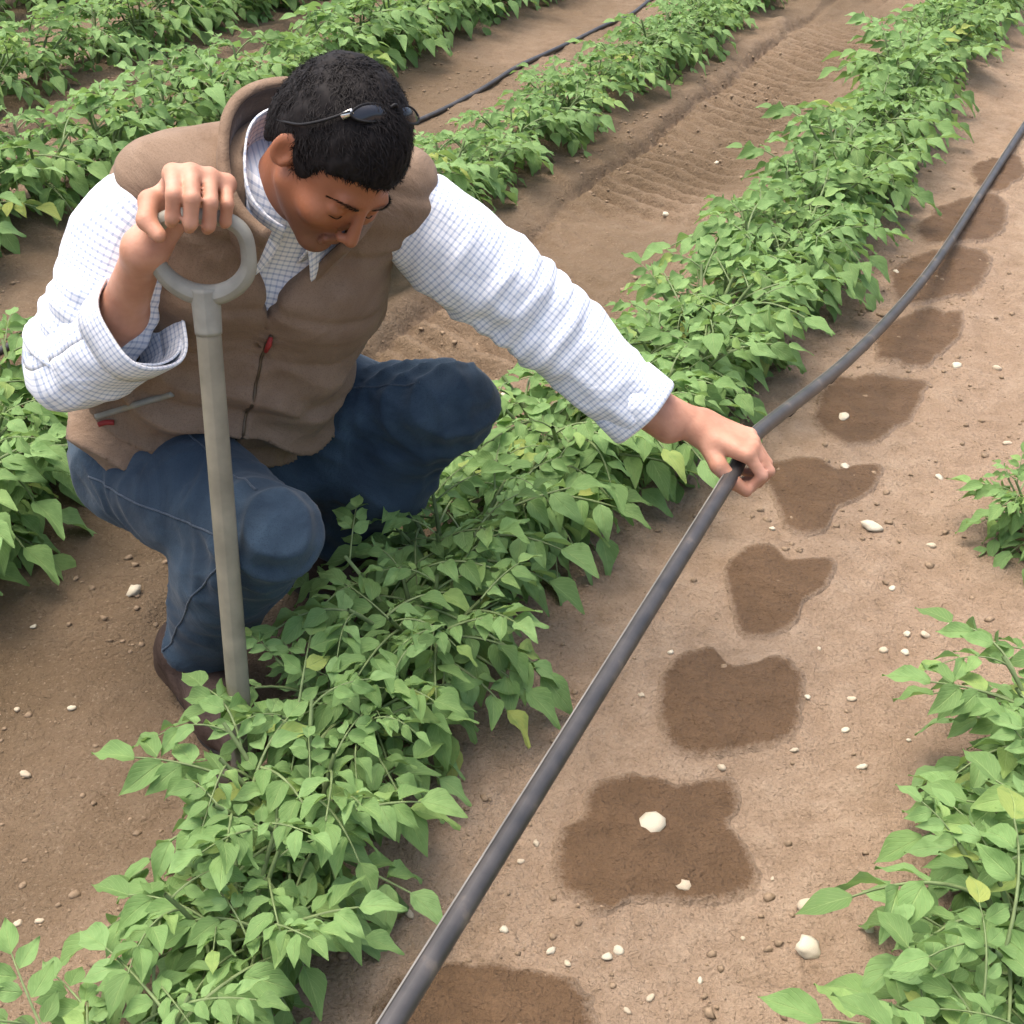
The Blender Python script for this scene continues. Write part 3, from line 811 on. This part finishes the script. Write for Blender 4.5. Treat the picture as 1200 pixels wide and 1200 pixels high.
def vest_fn(X, Y, Z):
    x = (X - NB[0]) * Ft[0] + (Y - NB[1]) * Ft[1] + (Z - NB[2]) * Ft[2]
    y = (X - NB[0]) * Lt[0] + (Y - NB[1]) * Lt[1] + (Z - NB[2]) * Lt[2]
    z = (X - NB[0]) * Ut[0] + (Y - NB[1]) * Ut[1] + (Z - NB[2]) * Ut[2]
    # neck opening: a V at the front
    return np.maximum(np.abs(y) - np.clip((z + .155) * .42, 0, .075), .0 - x) * .9
W_ = SDF(lo_, hi_, .005)
torso(W_, .012)
W_.cut(PM - Ut * .022, -(Ut * 1.0 + Lt * .50 - Ft * .05), .006)
W_.cut_fn(vest_fn, NB - .3, NB + .3, .006)
W_.cone(NB - Ut * .03, NB + Ut * .12, .062, .07, .006, sub=True)
def vest_disp(v):
    x = (v - PM) @ Ft; y = (v - PM) @ Lt; z = (v - PM) @ Ut
    d = .011 * fbm(np.c_[x * 7, y * 7, z * 12], 3, 71)
    belly = np.exp(-((z - .13) / .13) ** 2)
    d += .013 * belly * (1 - 2 * np.abs(np.sin((z / .062 + 1.2 * value_noise(np.c_[x * 5, y * 5, z * 4], 72) + .8 * y) * np.pi))) * (x > -.05)
    # stitched quilting seams round the body and the zip placket
    seam = np.abs(((z + .03) / .088 + .5) % 1 - .5) * .088
    d -= .0045 * np.exp(-(seam / .007) ** 2) * (z > .02)
    d += .005 * np.exp(-((y - .012) / .016) ** 2) * (x > 0) * (z < .36)
    d -= .005 * np.exp(-((y - .012) / .0035) ** 2) * (x > 0) * (z < .36)
    hem = np.exp(-((z + .045) / .014) ** 2); d += .004 * hem
    return d
vest = sdf_part("vest", W_, VEST, person, 2, vest_disp); del W_
shirt = empty("shirt", (0, 0, 0), person)
I_ = SDF(lo_, hi_, .006); torso(I_, -.004); I_.cut(PM + Ut * .17, -Ut)
I_.cut(NB + Ut * .03, Ut)
off = np.array(person.location)
v_, q_ = I_.mesh(); v_ = relax(v_, q_, 2)
so = fast_mesh("shirt_front", v_ - off, q_, SHIRT, shirt); del I_
lay = so.data.uv_layers.new(name="UVMap"); li = np.empty(len(so.data.loops), np.int32); so.data.loops.foreach_get("vertex_index", li)
uvv = np.c_[(v_ - NB) @ Lt, (v_ - NB) @ Ut].astype(np.float32); lay.data.foreach_set("uv", uvv[li].ravel())

def sleeve(name, pts, rads, n, seed, amp=.10, elbow=.3, thick=.003):
    pr = catmull(np.c_[np.array(pts), np.array(rads)], n); pth, rd = pr[:, :3], pr[:, 3]
    def wr(L, ph):
        q = np.c_[np.cos(ph) * 1.1, np.sin(ph) * 1.1, np.full(len(ph), L * 16)]
        q2 = np.c_[np.cos(ph) * 2.2 + L * 20, np.sin(ph) * 2.2, np.full(len(ph), L * 34)]
        f = amp * (1 - 2.0 * np.abs(value_noise(q, seed))) * (.5 + .9 * math.exp(-((L - elbow) / .09) ** 2)) + amp * .38 * value_noise(q2, seed + 3)
        sp = amp * .45 * math.exp(-((L - elbow) / .08) ** 2) * np.sin(L * 2 * np.pi / .034 + 1.6 * np.cos(ph + 1))
        return 1 + f + sp
    vs, fs, uv = tube_geo(pth, rd, 56, (0.1, .2, 1), caps=False, wr=wr)
    o = mesh_obj(name, vs - off, fs, SHIRT, shirt, True, uv)
    so_ = o.modifiers.new("thickness", 'SOLIDIFY'); so_.thickness = thick; so_.offset = -1
    return o
armL = nz(ELL - SHL); foreL = nz(WRL - ELL)
cuffL = P(748, 478, 1.945)
sleeve("sleeve", [SHL - armL * .03 - Lt * .03, SHL + armL * .035, SHL + armL * .12, ELL - armL * .05, ELL + foreL * .05, ELL + (cuffL - ELL) * .6, cuffL],
       [.050, .070, .078, .070, .066, .062, .056], 110, 81, .085, .31)
armR = nz(ELR - SHR); foreR = nz(WRR - ELR)
cuffR = P(164, 376, 1.65)
fR = nz(cuffR - ELR)
sleeve("sleeve", [SHR - armR * .02 + Lt * .03, SHR + armR * .04, SHR + armR * .12, ELR - armR * .07, ELR - armR * .015 - fR * .016, ELR + fR * .035, cuffR - fR * .02, cuffR],
       [.048, .066, .074, .070, .066, .064, .062, .064], 110, 91, .085, .25)
# cuffs: turned band at the end of each sleeve
def cuff(c, ax, r, w, ref, seed):
    p = np.array([c - ax * w, c - ax * w * .5, c, c + ax * .004])
    def wr(L, ph): return 1 + .05 * np.sin(ph * 2 + seed) + .03 * np.sin(ph * 5 + seed)
    vs, fs, uv = tube_geo(p, [r, r * 1.03, r * 1.05, r * 1.03], 48, ref, caps=False, wr=wr)
    o = mesh_obj("cuff", vs - off, fs, SHIRT, shirt, True, uv)
    so_ = o.modifiers.new("thickness", 'SOLIDIFY'); so_.thickness = .004; so_.offset = -1
cuff(cuffL + foreL * .008, nz(cuffL - ELL), .058, .045, (0.1, .2, 1), 1.0)
cuff(cuffR + fR * .006, fR, .067, .045, (0.1, .2, 1), 2.0)

# collars: a standing band round the neck, open at the throat
NU = nz(nz(hd(-.03, 0, -.06) - NB) * .6 + Ut * .6)
NF = nz(Ft - NU * (Ft @ NU)); NLv = np.cross(NU, NF)
def collar(name, r0, r1, hgt, gap, mat, parent, fold=0.0, drop=0.0, thick=.004, base=0.0):
    vs, fs, uv = [], [], []; n = 60; prof = 7
    for i in range(n + 1):
        ph = gap + (2 * math.pi - 2 * gap) * i / n                     # 0 = front
        front = .5 + .5 * math.cos(ph)
        for j in range(prof + 1):
            f = j / prof
            r = r0 + (r1 - r0) * f + .002 * math.sin(ph * 5 + f * 3)
            z = base + hgt * f * (1 - .12 * front) - drop * front
            p = NB + NF * (math.cos(ph) * r * 1.08 + .012) + NLv * (-math.sin(ph) * r) + NU * z
            vs.append(p); uv.append((ph * r0, z))
    for i in range(n):
        for j in range(prof):
            a_ = i * (prof + 1) + j; fs.append((a_, a_ + prof + 1, a_ + prof + 2, a_ + 1))
    o = mesh_obj(name, np.array(vs) - off, fs, mat, parent, True, uv)
    s_ = o.modifiers.new("thickness", 'SOLIDIFY'); s_.thickness = thick; s_.offset = 0
    return o
collar("collar", .086, .106, .120, .50, VEST, vest, thick=.014, drop=.050, base=-.03)
collar("collar_lining", .079, .098, .116, .53, VESTIN, vest, thick=.003, drop=.050, base=-.03)
collar("collar", .066, .076, .090, .30, SHIRT, shirt, thick=.003, drop=.050, base=-.01)
# the two points of the shirt collar lying over the chest
for sgn in (-1, 1):
    a0 = NB + NF * .078 + NLv * .014 * sgn + NU * -.005
    a1 = NB + NF * .045 + NLv * .070 * sgn + NU * .03
    tip = NB + NF * .098 + NLv * .040 * sgn - NU * .075
    vs, fs, uv = [], [], []
    for i in range(7):
        for j in range(7):
            f, g2 = i / 6, j / 6
            top = a0 * (1 - f) + a1 * f; p = top * (1 - g2) + (tip + (a1 - a0) * .35 * f) * g2 + Ft * .008 * math.sin(g2 * math.pi)
            vs.append(p); uv.append((f * .06, g2 * .07))
    for i in range(6):
        for j in range(6):
            k = i * 7 + j; fs.append((k, k + 7, k + 8, k + 1))
    o = mesh_obj("collar_point", np.array(vs) - off, fs, SHIRT, shirt, True, uv)
    s_ = o.modifiers.new("thickness", 'SOLIDIFY'); s_.thickness = .003

# ------------------------------------------------------------------ sunglasses pushed up on the head
FRAME = plain("black_frame", (.010, .010, .011), .6, .25, .2)
LENS, ntl, bl = new_mat("dark_lens"); bl.inputs["Base Color"].default_value = (.015, .016, .02, 1); bl.inputs["Roughness"].default_value = .07
METAL = plain("silver_hinge", (.7, .68, .62), .25, .5, .1, metallic=.9)
sg_o = hd(.020, 0, .137)
glasses = empty("sunglasses", sg_o)
sgn_ = nz(HF * .30 + HU * .95); sgt = nz(HU * .30 - HF * .95)
def ring(c, rx, ry, n=28):
    t = np.linspace(0, 2 * np.pi, n); 
    pts = [c + HL * rx * math.cos(a) * (1 - .12 * math.sin(a)) + sgt * ry * math.sin(a) for a in t]
    return np.array([p - sgn_ * 4.2 * (((p - sg_o) @ HL) ** 2) for p in pts])
for sgn in (-1, 1):
    c = sg_o + HL * .029 * sgn - sgn_ * .007
    rg = ring(c, .0255, .0105); c = rg[:-1].mean(0)
    vs = [c + sgn_ * .006]; fs = []
    for r_ in (.5, 1.0):
        for p in rg[:-1]: vs.append(c + (p - c) * r_ + sgn_ * (.006 * (1 - r_ * r_)))
    n = len(rg) - 1
    for j in range(n): fs += [(0, 1 + j, 1 + (j + 1) % n), (1 + j, 1 + n + j, 1 + n + (j + 1) % n, 1 + (j + 1) % n)]
    child_mesh("lens", vs, fs, LENS, glasses)
    v1 = tube_geo(rg, .0017, 8, caps=False)
    child_mesh("rim", v1[0], v1[1], FRAME, glasses)
    h0 = sg_o + HL * .055 * sgn - sgn_ * .020 + sgt * .003
    pts = [h0, hd(.004, .0815 * sgn, .085), hd(-.010, .0905 * sgn, .052), hd(-.030, .088 * sgn, .025), hd(-.050, .080 * sgn, .0)]
    v1 = tube_geo(catmull(np.array(pts), 24), .0018, 8)
    child_mesh("temple", v1[0], v1[1], FRAME, glasses)
    v1 = tube_geo([h0 - HL * .004 * sgn, h0 + HL * .005 * sgn - HU * .012], [.0042, .0042], 8)
    child_mesh("hinge", v1[0], v1[1], METAL, glasses)
v1 = tube_geo(catmull(np.array([sg_o - HL * .006 - sgn_ * .004 + sgt * .005, sg_o + sgt * .008, sg_o + HL * .006 - sgn_ * .004 + sgt * .005]), 8), .002, 8)
child_mesh("bridge", v1[0], v1[1], FRAME, glasses)
tag(glasses, "dark sunglasses pushed up on top of the man's black hair", "sunglasses")

# ------------------------------------------------------------------ spade
WOOD = plain("weathered_grey_green_shaft", (.205, .185, .135), .6, .3, .25, 22, .4, .001)
GRIPM = plain("worn_grey_grip", (.27, .26, .215), .55, .35, .2, 30, .3, .001)
STEEL = plain("dirty_steel", (.16, .13, .10), .6, .4, .4, 25, .4, .001, metallic=.5)
foot = on_ground(290, 940)
spade = empty("spade", foot)
sh_top = GRIP_C - upv * .098
ax_ = nz(foot - sh_top)
shaft_end = foot - ax_ * .06
v1 = tube_geo(catmull(np.array([sh_top, sh_top + ax_ * .2, (sh_top + shaft_end) / 2, shaft_end]), 20), np.linspace(.0152, .0158, 20), 18)
child_mesh("shaft", v1[0], v1[1], WOOD, spade)
# D grip: ring from the fork round both cheeks to the cross bar
ringp = []
for a_ in np.linspace(-.5 * math.pi, 1.5 * math.pi, 49):
    rx, ry = .056, .050
    sx_, sy_ = math.cos(a_), math.sin(a_)
    e_ = .62 if sy_ > 0 else .92
    rx *= 1 - .16 * max(0, -sy_) ** 2
    ringp.append(GRIP_C - upv * .045 + BAR * rx * math.copysign(abs(sx_) ** e_, sx_) + upv * ry * math.copysign(abs(sy_) ** e_, sy_))
v1 = tube_geo(np.array(ringp), .0095 + .0035 * np.array([max(0, -math.sin(a_)) for a_ in np.linspace(-.5 * math.pi, 1.5 * math.pi, 49)]), 12, tuple(frontv), caps=False)
fk = tube_geo(catmull(np.array([sh_top + ax_ * .045, sh_top + ax_ * .01, sh_top - ax_ * .012]), 10), np.linspace(.0165, .0185, 10), 16)
v1 = merge(v1[:2], fk[:2])
child_mesh("grip", v1[0], v1[1], GRIPM, spade)
# blade, its point pushed into the soil
bn = nz(np.cross(BAR, ax_)); bw = nz(np.cross(ax_, bn))
vs, fs = [], []
NR, NC = 12, 9
for i in range(NR + 1):
    f = i / NR; w = .085 * (1 - .10 * f) * (1 if f < .72 else math.sqrt(max(.12, 1 - ((f - .72) / .30) ** 2)))
    for j in range(NC + 1):
        g_ = j / NC * 2 - 1
        vs.append(foot - ax_ * (.055 - .24 * f) + bw * w * g_ + bn * (.014 * g_ * g_ - .008 * math.exp(-(g_ / .25) ** 2) * (1 - f)))
for i in range(NR):
    for j in range(NC):
        k = i * (NC + 1) + j; fs.append((k, k + 1, k + NC + 2, k + NC + 1))
bl_o = child_mesh("blade", vs, fs, STEEL, spade); s_ = bl_o.modifiers.new("thickness", 'SOLIDIFY'); s_.thickness = .004; s_.offset = 0
v1 = tube_geo(np.array([foot - ax_ * .10, foot - ax_ * .03, foot + ax_ * .04]), [.0185, .019, .008], 14)
child_mesh("socket", v1[0], v1[1], STEEL, spade)
tag(spade, "grey D-handled spade standing upright in front of the squatting man", "spade")

# details laid on the vest: zip, pocket welt, red pull and hem tag
from mathutils.bvhtree import BVHTree
me_ = vest.data; co = np.empty(len(me_.vertices) * 3, np.float32); me_.vertices.foreach_get("co", co); co = co.reshape(-1, 3) + off
bvh = BVHTree.FromPolygons([tuple(map(float, c)) for c in co], [tuple(p.vertices) for p in me_.polygons])
def hit(o_, d_):
    h_ = bvh.ray_cast(Vector([float(x) for x in o_]), Vector([float(x) for x in d_])); return None if h_[0] is None else (np.array(h_[0]), np.array(h_[1]))
def lay(pts, r, name, mat, parent, seg=8, lift=.001):
    pts = [p[0] + p[1] * lift for p in pts if p is not None]
    if len(pts) < 2: return None
    v_ = tube_geo(catmull(np.array(pts), len(pts) * 3), r, seg); return mesh_obj(name, v_[0] - off, v_[1], mat, parent)
BRASS = plain("brass_zip", (.10, .075, .05), .45, .4, .3, 90, metallic=.6)
camp = V(0, 0, H_CAM)
zl = [hit(NB + Ut * z - Ut * .0 + Lt * .012 + Ft * .5, -Ft) for z in np.linspace(-.175, -.44, 22)]
lay(zl, .0024, "zip", BRASS, vest)
for (u0, v0, u1, v1_) in ((112, 489, 202, 461),):
    lay([hit(camp, nz(P(u0 + (u1 - u0) * f, v0 + (v1_ - v0) * f, 1.7) - camp)) for f in np.linspace(0, 1, 9)], .0045, "pocket_welt", GRIPM, vest)
z0 = zl[0]
if z0 is not None:
    zp = z0[0] + z0[1] * .004
    v1 = tube_geo([zp, zp - Ut * .012 + Ft * .004, zp - Ut * .026 + Ft * .003], [.003, .0042, .003], 8)
    mesh_obj("zip_pull", v1[0] - off, v1[1], RED, vest)
lay([hit(camp, nz(P(u, v, 1.7) - camp)) for u, v in ((116, 497), (124, 495), (134, 495))], .004, "hem_tag", RED, vest)

# stitched seams on the jeans
SEAM = cloth("seam_thread", (.035, .050, .070), (.07, .09, .115), 30, 700)
me_ = jeans.data; co = np.empty(len(me_.vertices) * 3, np.float32); me_.vertices.foreach_get("co", co); co = co.reshape(-1, 3) + off
bvh = BVHTree.FromPolygons([tuple(map(float, c)) for c in co], [tuple(p.vertices) for p in me_.polygons])
def seam(a_, b_, side, n=26):
    pts = []
    ax = nz(b_ - a_); sd = nz(side - ax * (side @ ax))
    for f in np.linspace(.12, .95, n):
        c_ = a_ + (b_ - a_) * f; pts.append(hit(c_ + sd * .3, -sd))
    lay(pts, .0016, "seam", SEAM, jeans, 6, .0004)
for a_, b_, sd in ((HIPR, KNR, V(-.55, -.75, .25)), (KNR, ANR, V(-.8, -.6, 0)), (HIPL, KNL, V(.2, -.6, .75)), (HIPR, KNR, V(.1, -.1, 1.0))): seam(a_, b_, sd)

# ------------------------------------------------------------------ potato plants
prng = random.Random(11)
def leaflet_mesh(seed):
    r = random.Random(seed); nu, nv = 4, 7
    fold = r.uniform(.15, .60); droop = r.uniform(.2, .85); twist = r.uniform(-.4, .4); wave = r.uniform(.015, .07); wd = r.uniform(.46, .58); bend = r.uniform(-.12, .12)
    vs, uv, fs = [], [], []
    for j in range(nv + 1):
        t = j / nv
        w = wd * .5 * (math.sin(math.pi * min(1, t ** .66)) ** .85) * (1.0 if t < .5 else 1 - .34 * (t - .5) / .5) if 0 < t < 1 else (.03 if t == 0 else 0.004)
        y = t - .12 * droop * t * t; z0 = -droop * .5 * t * t + .06 * t
        for i in range(nu + 1):
            g = i / nu * 2 - 1
            x = g * w; zz = z0 + abs(g) ** 1.2 * w * fold * 1.2 - .16 * w * g * g * (1 if t > .5 else .5) + wave * math.sin(5 * t * 2 + g * 2.2) * abs(g)
            a = twist * t
            vs.append((x * math.cos(a) - zz * math.sin(a) * .3 + bend * t * t, y, zz + x * math.sin(a))); uv.append((g, t))
    for j in range(nv):
        for i in range(nu):
            k = j * (nu + 1) + i; fs.append((k, k + 1, k + nu + 2, k + nu + 1))
    return vs, fs, uv
LEAFLETS = [leaflet_mesh(100 + i) for i in range(16)]
def make_me(name, vs, fs, uv, mats, midx=None):
    me = bpy.data.meshes.new(name); me.from_pydata([tuple(map(float, v)) for v in vs], [], [tuple(map(int, f)) for f in fs])
    lay = me.uv_layers.new(name="UVMap"); li = np.empty(len(me.loops), np.int32); me.loops.foreach_get("vertex_index", li)
    lay.data.foreach_set("uv", np.asarray(uv, np.float32)[li].ravel())
    me.polygons.foreach_set("use_smooth", [True] * len(me.polygons))
    for m in mats: me.materials.append(m)
    if midx is not None: me.polygons.foreach_set("material_index", np.asarray(midx, np.int32))
    me.update(); return me
LEAFLET_ME = [make_me("leaflet", *g, [LEAF]) for g in LEAFLETS]

def leaf_template(seed):
    r = random.Random(seed)
    L = r.uniform(.13, .18); arch = r.uniform(.3, .8); side = r.uniform(-.15, .15)
    pts = []
    for j in range(9):
        t = j / 8; pts.append((side * L * t * t, L * t * (1 - .18 * arch * t), L * (.28 * t - arch * t * t * .85)))
    pts = np.array(pts)
    rv, rf, ruv = tube_geo(pts, np.linspace(.0024, .0012, 9), 5, (1, 0, 0.01), caps=False)
    items = []
    def add(pos, yaw, pitch, roll_, size):
        M = Matrix.Translation(Vector(pos)) @ Matrix.Rotation(yaw, 4, 'Z') @ Matrix.Rotation(pitch, 4, 'X') @ Matrix.Rotation(roll_, 4, 'Y') @ Matrix.Scale(size, 4)
        items.append((r.randrange(len(LEAFLETS)), M))
    slope = math.atan2(pts[-1][2] - pts[-2][2], pts[-1][1] - pts[-2][1])
    add(pts[-1], r.uniform(-.15, .15), slope * .8, r.uniform(-.2, .2), r.uniform(.058, .080))
    for k, (f, sz) in enumerate(((.82, .061), (.60, .055), (.36, .043))):
        i = int(f * 8); p = pts[i]; sl = math.atan2(pts[i + 1][2] - pts[i][2], pts[i + 1][1] - pts[i][1])
        for sg in (-1, 1):
            if k == 2 and r.random() < .25: continue
            add(p + np.array([sg * .004, r.uniform(-.008, .008), 0]), -sg * r.uniform(.75, 1.15), sl * .5 - r.uniform(0, .35), sg * r.uniform(-.1, .35), sz * r.uniform(.85, 1.15))
    # joined version for plants too far off to show leaflets singly
    vs, fs, uv, mi = list(map(tuple, rv)), list(rf), list(map(tuple, np.c_[np.full(len(rv), .5), np.zeros(len(rv))])), [1] * len(rf)
    for li_, M in items:
        o_ = len(vs)
        for v in LEAFLETS[li_][0]: vs.append(tuple(M @ Vector(v)))
        uv += LEAFLETS[li_][2]
        for f in LEAFLETS[li_][1]: fs.append(tuple(i + o_ for i in f)); mi.append(0)
    return dict(rachis=make_me("leaf_stalk", rv, rf, ruv, [STEM]), items=items, joined=make_me("leaf", vs, fs, uv, [LEAF, STEM], mi))
LEAVES = [leaf_template(200 + i) for i in range(14)]

def plant_template(seed, nstem, per, hgt, spread):
    r = random.Random(seed); stems, leaves = [], []
    a0 = r.uniform(0, 6.28)
    for k in range(nstem):
        az = a0 + k * 2 * math.pi / nstem + r.uniform(-.4, .4); out = spread * r.uniform(.35, 1.0) if k else .02
        h = hgt * r.uniform(.75, 1.05)
        pts = []
        for j in range(8):
            t = j / 7; rr = out * (t ** 1.4); pts.append((math.cos(az) * (rr + .012), math.sin(az) * (rr + .012), -.015 + h * (t - .16 * t * t)))
        pts = np.array(pts)
        g = tube_geo(pts, np.linspace(.0058, .0030, 8), 6, (1, .1, 0.01), caps=False)
        stems.append(make_me("stem", *g, [STEM]))
        aa = r.uniform(0, 6.28)
        for q in range(per):
            f = .24 + .76 * (q + .5 + r.uniform(-.3, .3)) / per; f = min(f, .99)
            i = min(int(f * 7), 6); p = pts[i] + (pts[i + 1] - pts[i]) * (f * 7 - i)
            aa += 2.4 + r.uniform(-.3, .3)
            dirx = math.cos(aa) + .8 * math.cos(az) * min(1, out / .12); diry = math.sin(aa) + .8 * math.sin(az) * min(1, out / .12)
            yaw = math.atan2(diry, dirx) - math.pi / 2
            pitch = -.35 + 1.25 * (f - .25) + r.uniform(-.25, .25)
            size = (.80 + .35 * math.sin(math.pi * min(f, .95))) * r.uniform(.85, 1.12) * (1 if f < .85 else .8)
            M = Matrix.Translation(Vector(p)) @ Matrix.Rotation(yaw, 4, 'Z') @ Matrix.Rotation(pitch, 4, 'X') @ Matrix.Rotation(r.uniform(-.25, .25), 4, 'Y') @ Matrix.Scale(size, 4)
            leaves.append((r.randrange(len(LEAVES)), M))
    return stems, leaves
PL = [plant_template(300 + i, 8, 6, .27, .13) for i in range(8)]
PLF = [plant_template(400 + i, 6, 6, .26, .13) for i in range(5)]
def add_plant(x, y, rot, sc, label, group, near=True):
    root = empty("potato_plant", (x, y, gz(x, y))); root.rotation_euler = (prng.uniform(-.06, .06), prng.uniform(-.06, .06), rot); root.scale = (sc, sc, sc * prng.uniform(.9, 1.08))
    tag(root, label, "potato plant", group)
    stems, leaves = (PL if near else PLF)[prng.randrange(8 if near else 5)]
    for me in stems:
        o = bpy.data.objects.new("stem", me); COL.objects.link(o); o.parent = root
    for li_, M in leaves:
        t = LEAVES[li_]
        o = bpy.data.objects.new("leaf", t["rachis"] if near else t["joined"]); COL.objects.link(o); o.parent = root; o.matrix_basis = M
        if near:
            for k, m2 in t["items"]:
                c = bpy.data.objects.new("leaflet", LEAFLET_ME[k]); COL.objects.link(c); c.parent = o; c.matrix_basis = m2
    return root

ones = ["first", "second", "third", "fourth", "fifth", "sixth", "seventh", "eighth", "ninth"]
ORD = ones + ["tenth", "eleventh", "twelfth", "thirteenth", "fourteenth", "fifteenth", "sixteenth", "seventeenth", "eighteenth", "nineteenth"]
for a_, b_ in (("twentieth", "twenty-"), ("thirtieth", "thirty-"), ("fortieth", "forty-")): ORD += [a_] + [b_ + o_ for o_ in ones]
def row(key, t0, t1, step, near_until, sc, phrase, group, jit=.03, shift=None, size=None, skip=()):
    n = 0; t = t0
    while t < t1:
        if any(a <= t < b for a, b in skip): t += step; continue
        x, y = from_st(ROWS[key] + prng.uniform(-jit, jit) + (shift(t) if shift else 0), t + prng.uniform(-.03, .03))
        add_plant(x, y, prng.uniform(0, 6.28), sc * (size(t) if size else 1) * prng.uniform(.9, 1.1), "%s potato plant from %s" % (ORD[n], phrase), group, t < near_until)
        n += 1; t += step
row("near", -.42, 6.2, .20, 1.7, .84, "the bottom left corner in the row before the man", "row of potato plants in front of the man",
    shift=lambda t: float(np.interp(t, [-.4, -.1, .15, .35, .6, .9, 1.1, 1.4, 3.0, 4], [.11, .07, .06, .025, -.05, -.035, .03, .08, .07, 0])), size=lambda t: float(np.interp(t, [-.2, .15, .45, .8, 1.2, 3], [1.05, 1.05, 1.2, 1.3, 1.28, 1.2])))
row("right", -.50, 1.35, .22, 1.6, .95, "the bottom in the row at the right edge", "row of potato plants at the right edge",
    skip=((.72, 1.2),), size=lambda t: .62 if t > 1 else 1.0, shift=lambda t: -.13 if t > 1 else 0)
row("behind", -.32, 7.6, .235, .75, .95, "the left edge in the row right behind the man", "row of potato plants right behind the man",
    size=lambda t: float(np.interp(t, [-.3, .3, 1.2, 2.2, 4], [1.15, 1.15, 1.05, .92, .85])), shift=lambda t: .06 if t < .4 else 0)
row("third", 1.0, 8.2, .25, 0, 1.12, "the left edge in the second row behind the man", "second row of potato plants behind the man")
row("fourth", 2.2, 8.2, .27, 0, 1.12, "the left edge in the third row behind the man", "third row of potato plants behind the man")
row("fifth", 3.4, 8.4, .29, 0, 1.12, "the left edge in the farthest row at the top left", "farthest row of potato plants")

# ------------------------------------------------------------------ stones and crumbs
def stone_me(seed, mat):
    bm = bmesh.new(); bmesh.ops.create_icosphere(bm, subdivisions=2, radius=1.0); r = random.Random(seed)
    for v in bm.verts:
        q = float(value_noise(np.array([v.co[:]]) * 1.1 + seed * 7.7, 5)[0]); v.co *= .92 + .55 * q + r.uniform(-.08, .08); v.co.z *= .55; v.co.x *= 1.25
    for f in bm.faces: f.smooth = True
    me = bpy.data.meshes.new("stone"); bm.to_mesh(me); bm.free(); me.materials.append(mat); return me
SM_ = [stone_me(i, STONE) for i in range(6)]; SW_ = [stone_me(20 + i, STONE2) for i in range(4)]
def stone(u, v, px, label, group=None, white=False, p=None):
    p = on_ground(u, v) if p is None else p
    o = bpy.data.objects.new("stone", random.choice(SW_ if white else SM_)); COL.objects.link(o)
    r = px * .5 / ((v + 400) * CP / H_CAM) if p is not None and px else .006
    o.location = (p[0], p[1], p[2] + r * .26); o.scale = (r,) * 3; o.rotation_euler = (random.uniform(-.3, .3), random.uniform(-.3, .3), random.uniform(0, 6.3))
    return tag(o, label, "stone", group)
stone(762, 968, 26, "pale angular stone lying in the largest damp patch", white=True)
stone(946, 1114, 34, "largest white stone on the sandy soil at lower right", white=True)
stone(157, 694, 22, "pale stone alone on brown soil left of the boot", white=True)
stone(1021, 619, 20, "white stone on dry soil right of the second damp patch", white=True)
stone(946, 1062, 18, "pale stone just above the largest white stone")
stone(802, 1040, 17, "dull pebble at the lower rim of the largest damp patch")
stone(988, 490, 12, "pale stone in the damp patch just beyond the gripping hand", white=True)
stone(555, 432, 14, "white stone on the soil right above the man's far knee", white=True)
small = [(786, 765), (752, 815), (946, 818), (998, 820), (990, 856), (845, 900), (628, 988), (655, 880), (688, 833), (770, 920), (645, 1115), (665, 1130), (712, 1122),
         (725, 1115), (762, 1170), (480, 1072), (508, 1078), (460, 1058), (540, 1145), (1065, 868), (1060, 765), (1062, 744), (1035, 762), (1085, 745), (1115, 735), (30, 908), (48, 1080), (20, 832), (40, 735),
         (85, 830), (22, 1082), (498, 1188), (1120, 430), (1168, 432), (905, 620), (990, 548), (1045, 690), (1010, 900), (1090, 640), (840, 190), (780, 250), (1050, 320), (1180, 520), (930, 880), (870, 1100),
         (820, 1150), (905, 1030), (1020, 1090), (735, 1185), (590, 1090), (610, 1010), (1100, 560), (960, 760), (505, 425), (590, 465)]
for (u, v) in small:
    stone(u, v, random.uniform(5, 11), "small pale pebble scattered on the sandy soil", "small pale pebbles on the sandy soil", random.random() < .45)
# crumbs of earth: beyond counting
ico = bmesh.new(); bmesh.ops.create_icosphere(ico, subdivisions=1, radius=1.0)
iv = np.array([v.co[:] for v in ico.verts]); itf = np.array([[v.index for v in f.verts] for f in ico.faces]); ico.free()
NCR = 24000
cs = rng.uniform(-3.2, 1.4, NCR); ct = rng.uniform(-.6, 4.8, NCR) ** 1.0
keep = rng.random(NCR) < np.clip(.35 + .9 * value_noise(np.c_[cs * 2.5, ct * 2.5, cs * 0], 77), .08, 1)
cs, ct = cs[keep], ct[keep]; n = len(cs)
cr_ = .0018 + .0062 * rng.random(n) ** 5
ch = ground_h(cs, ct); cx, cy = from_st(cs, ct)
jit = 1 + .42 * rng.normal(0, 1, (n, len(iv), 1)).clip(-.9, .9)
cv = iv[None] * jit * cr_[:, None, None] * np.array([1.1, 1, .75]) + np.stack([cx, cy, ch + cr_ * .25], 1)[:, None]
cf = (itf[None] + (np.arange(n) * len(iv))[:, None, None]).reshape(-1, 3)
crumbs = fast_mesh("soil_crumbs", cv.reshape(-1, 3), cf, CLOD)
tag(crumbs, "loose crumbs of dry earth strewn over the furrows", "soil crumbs", kind="stuff")
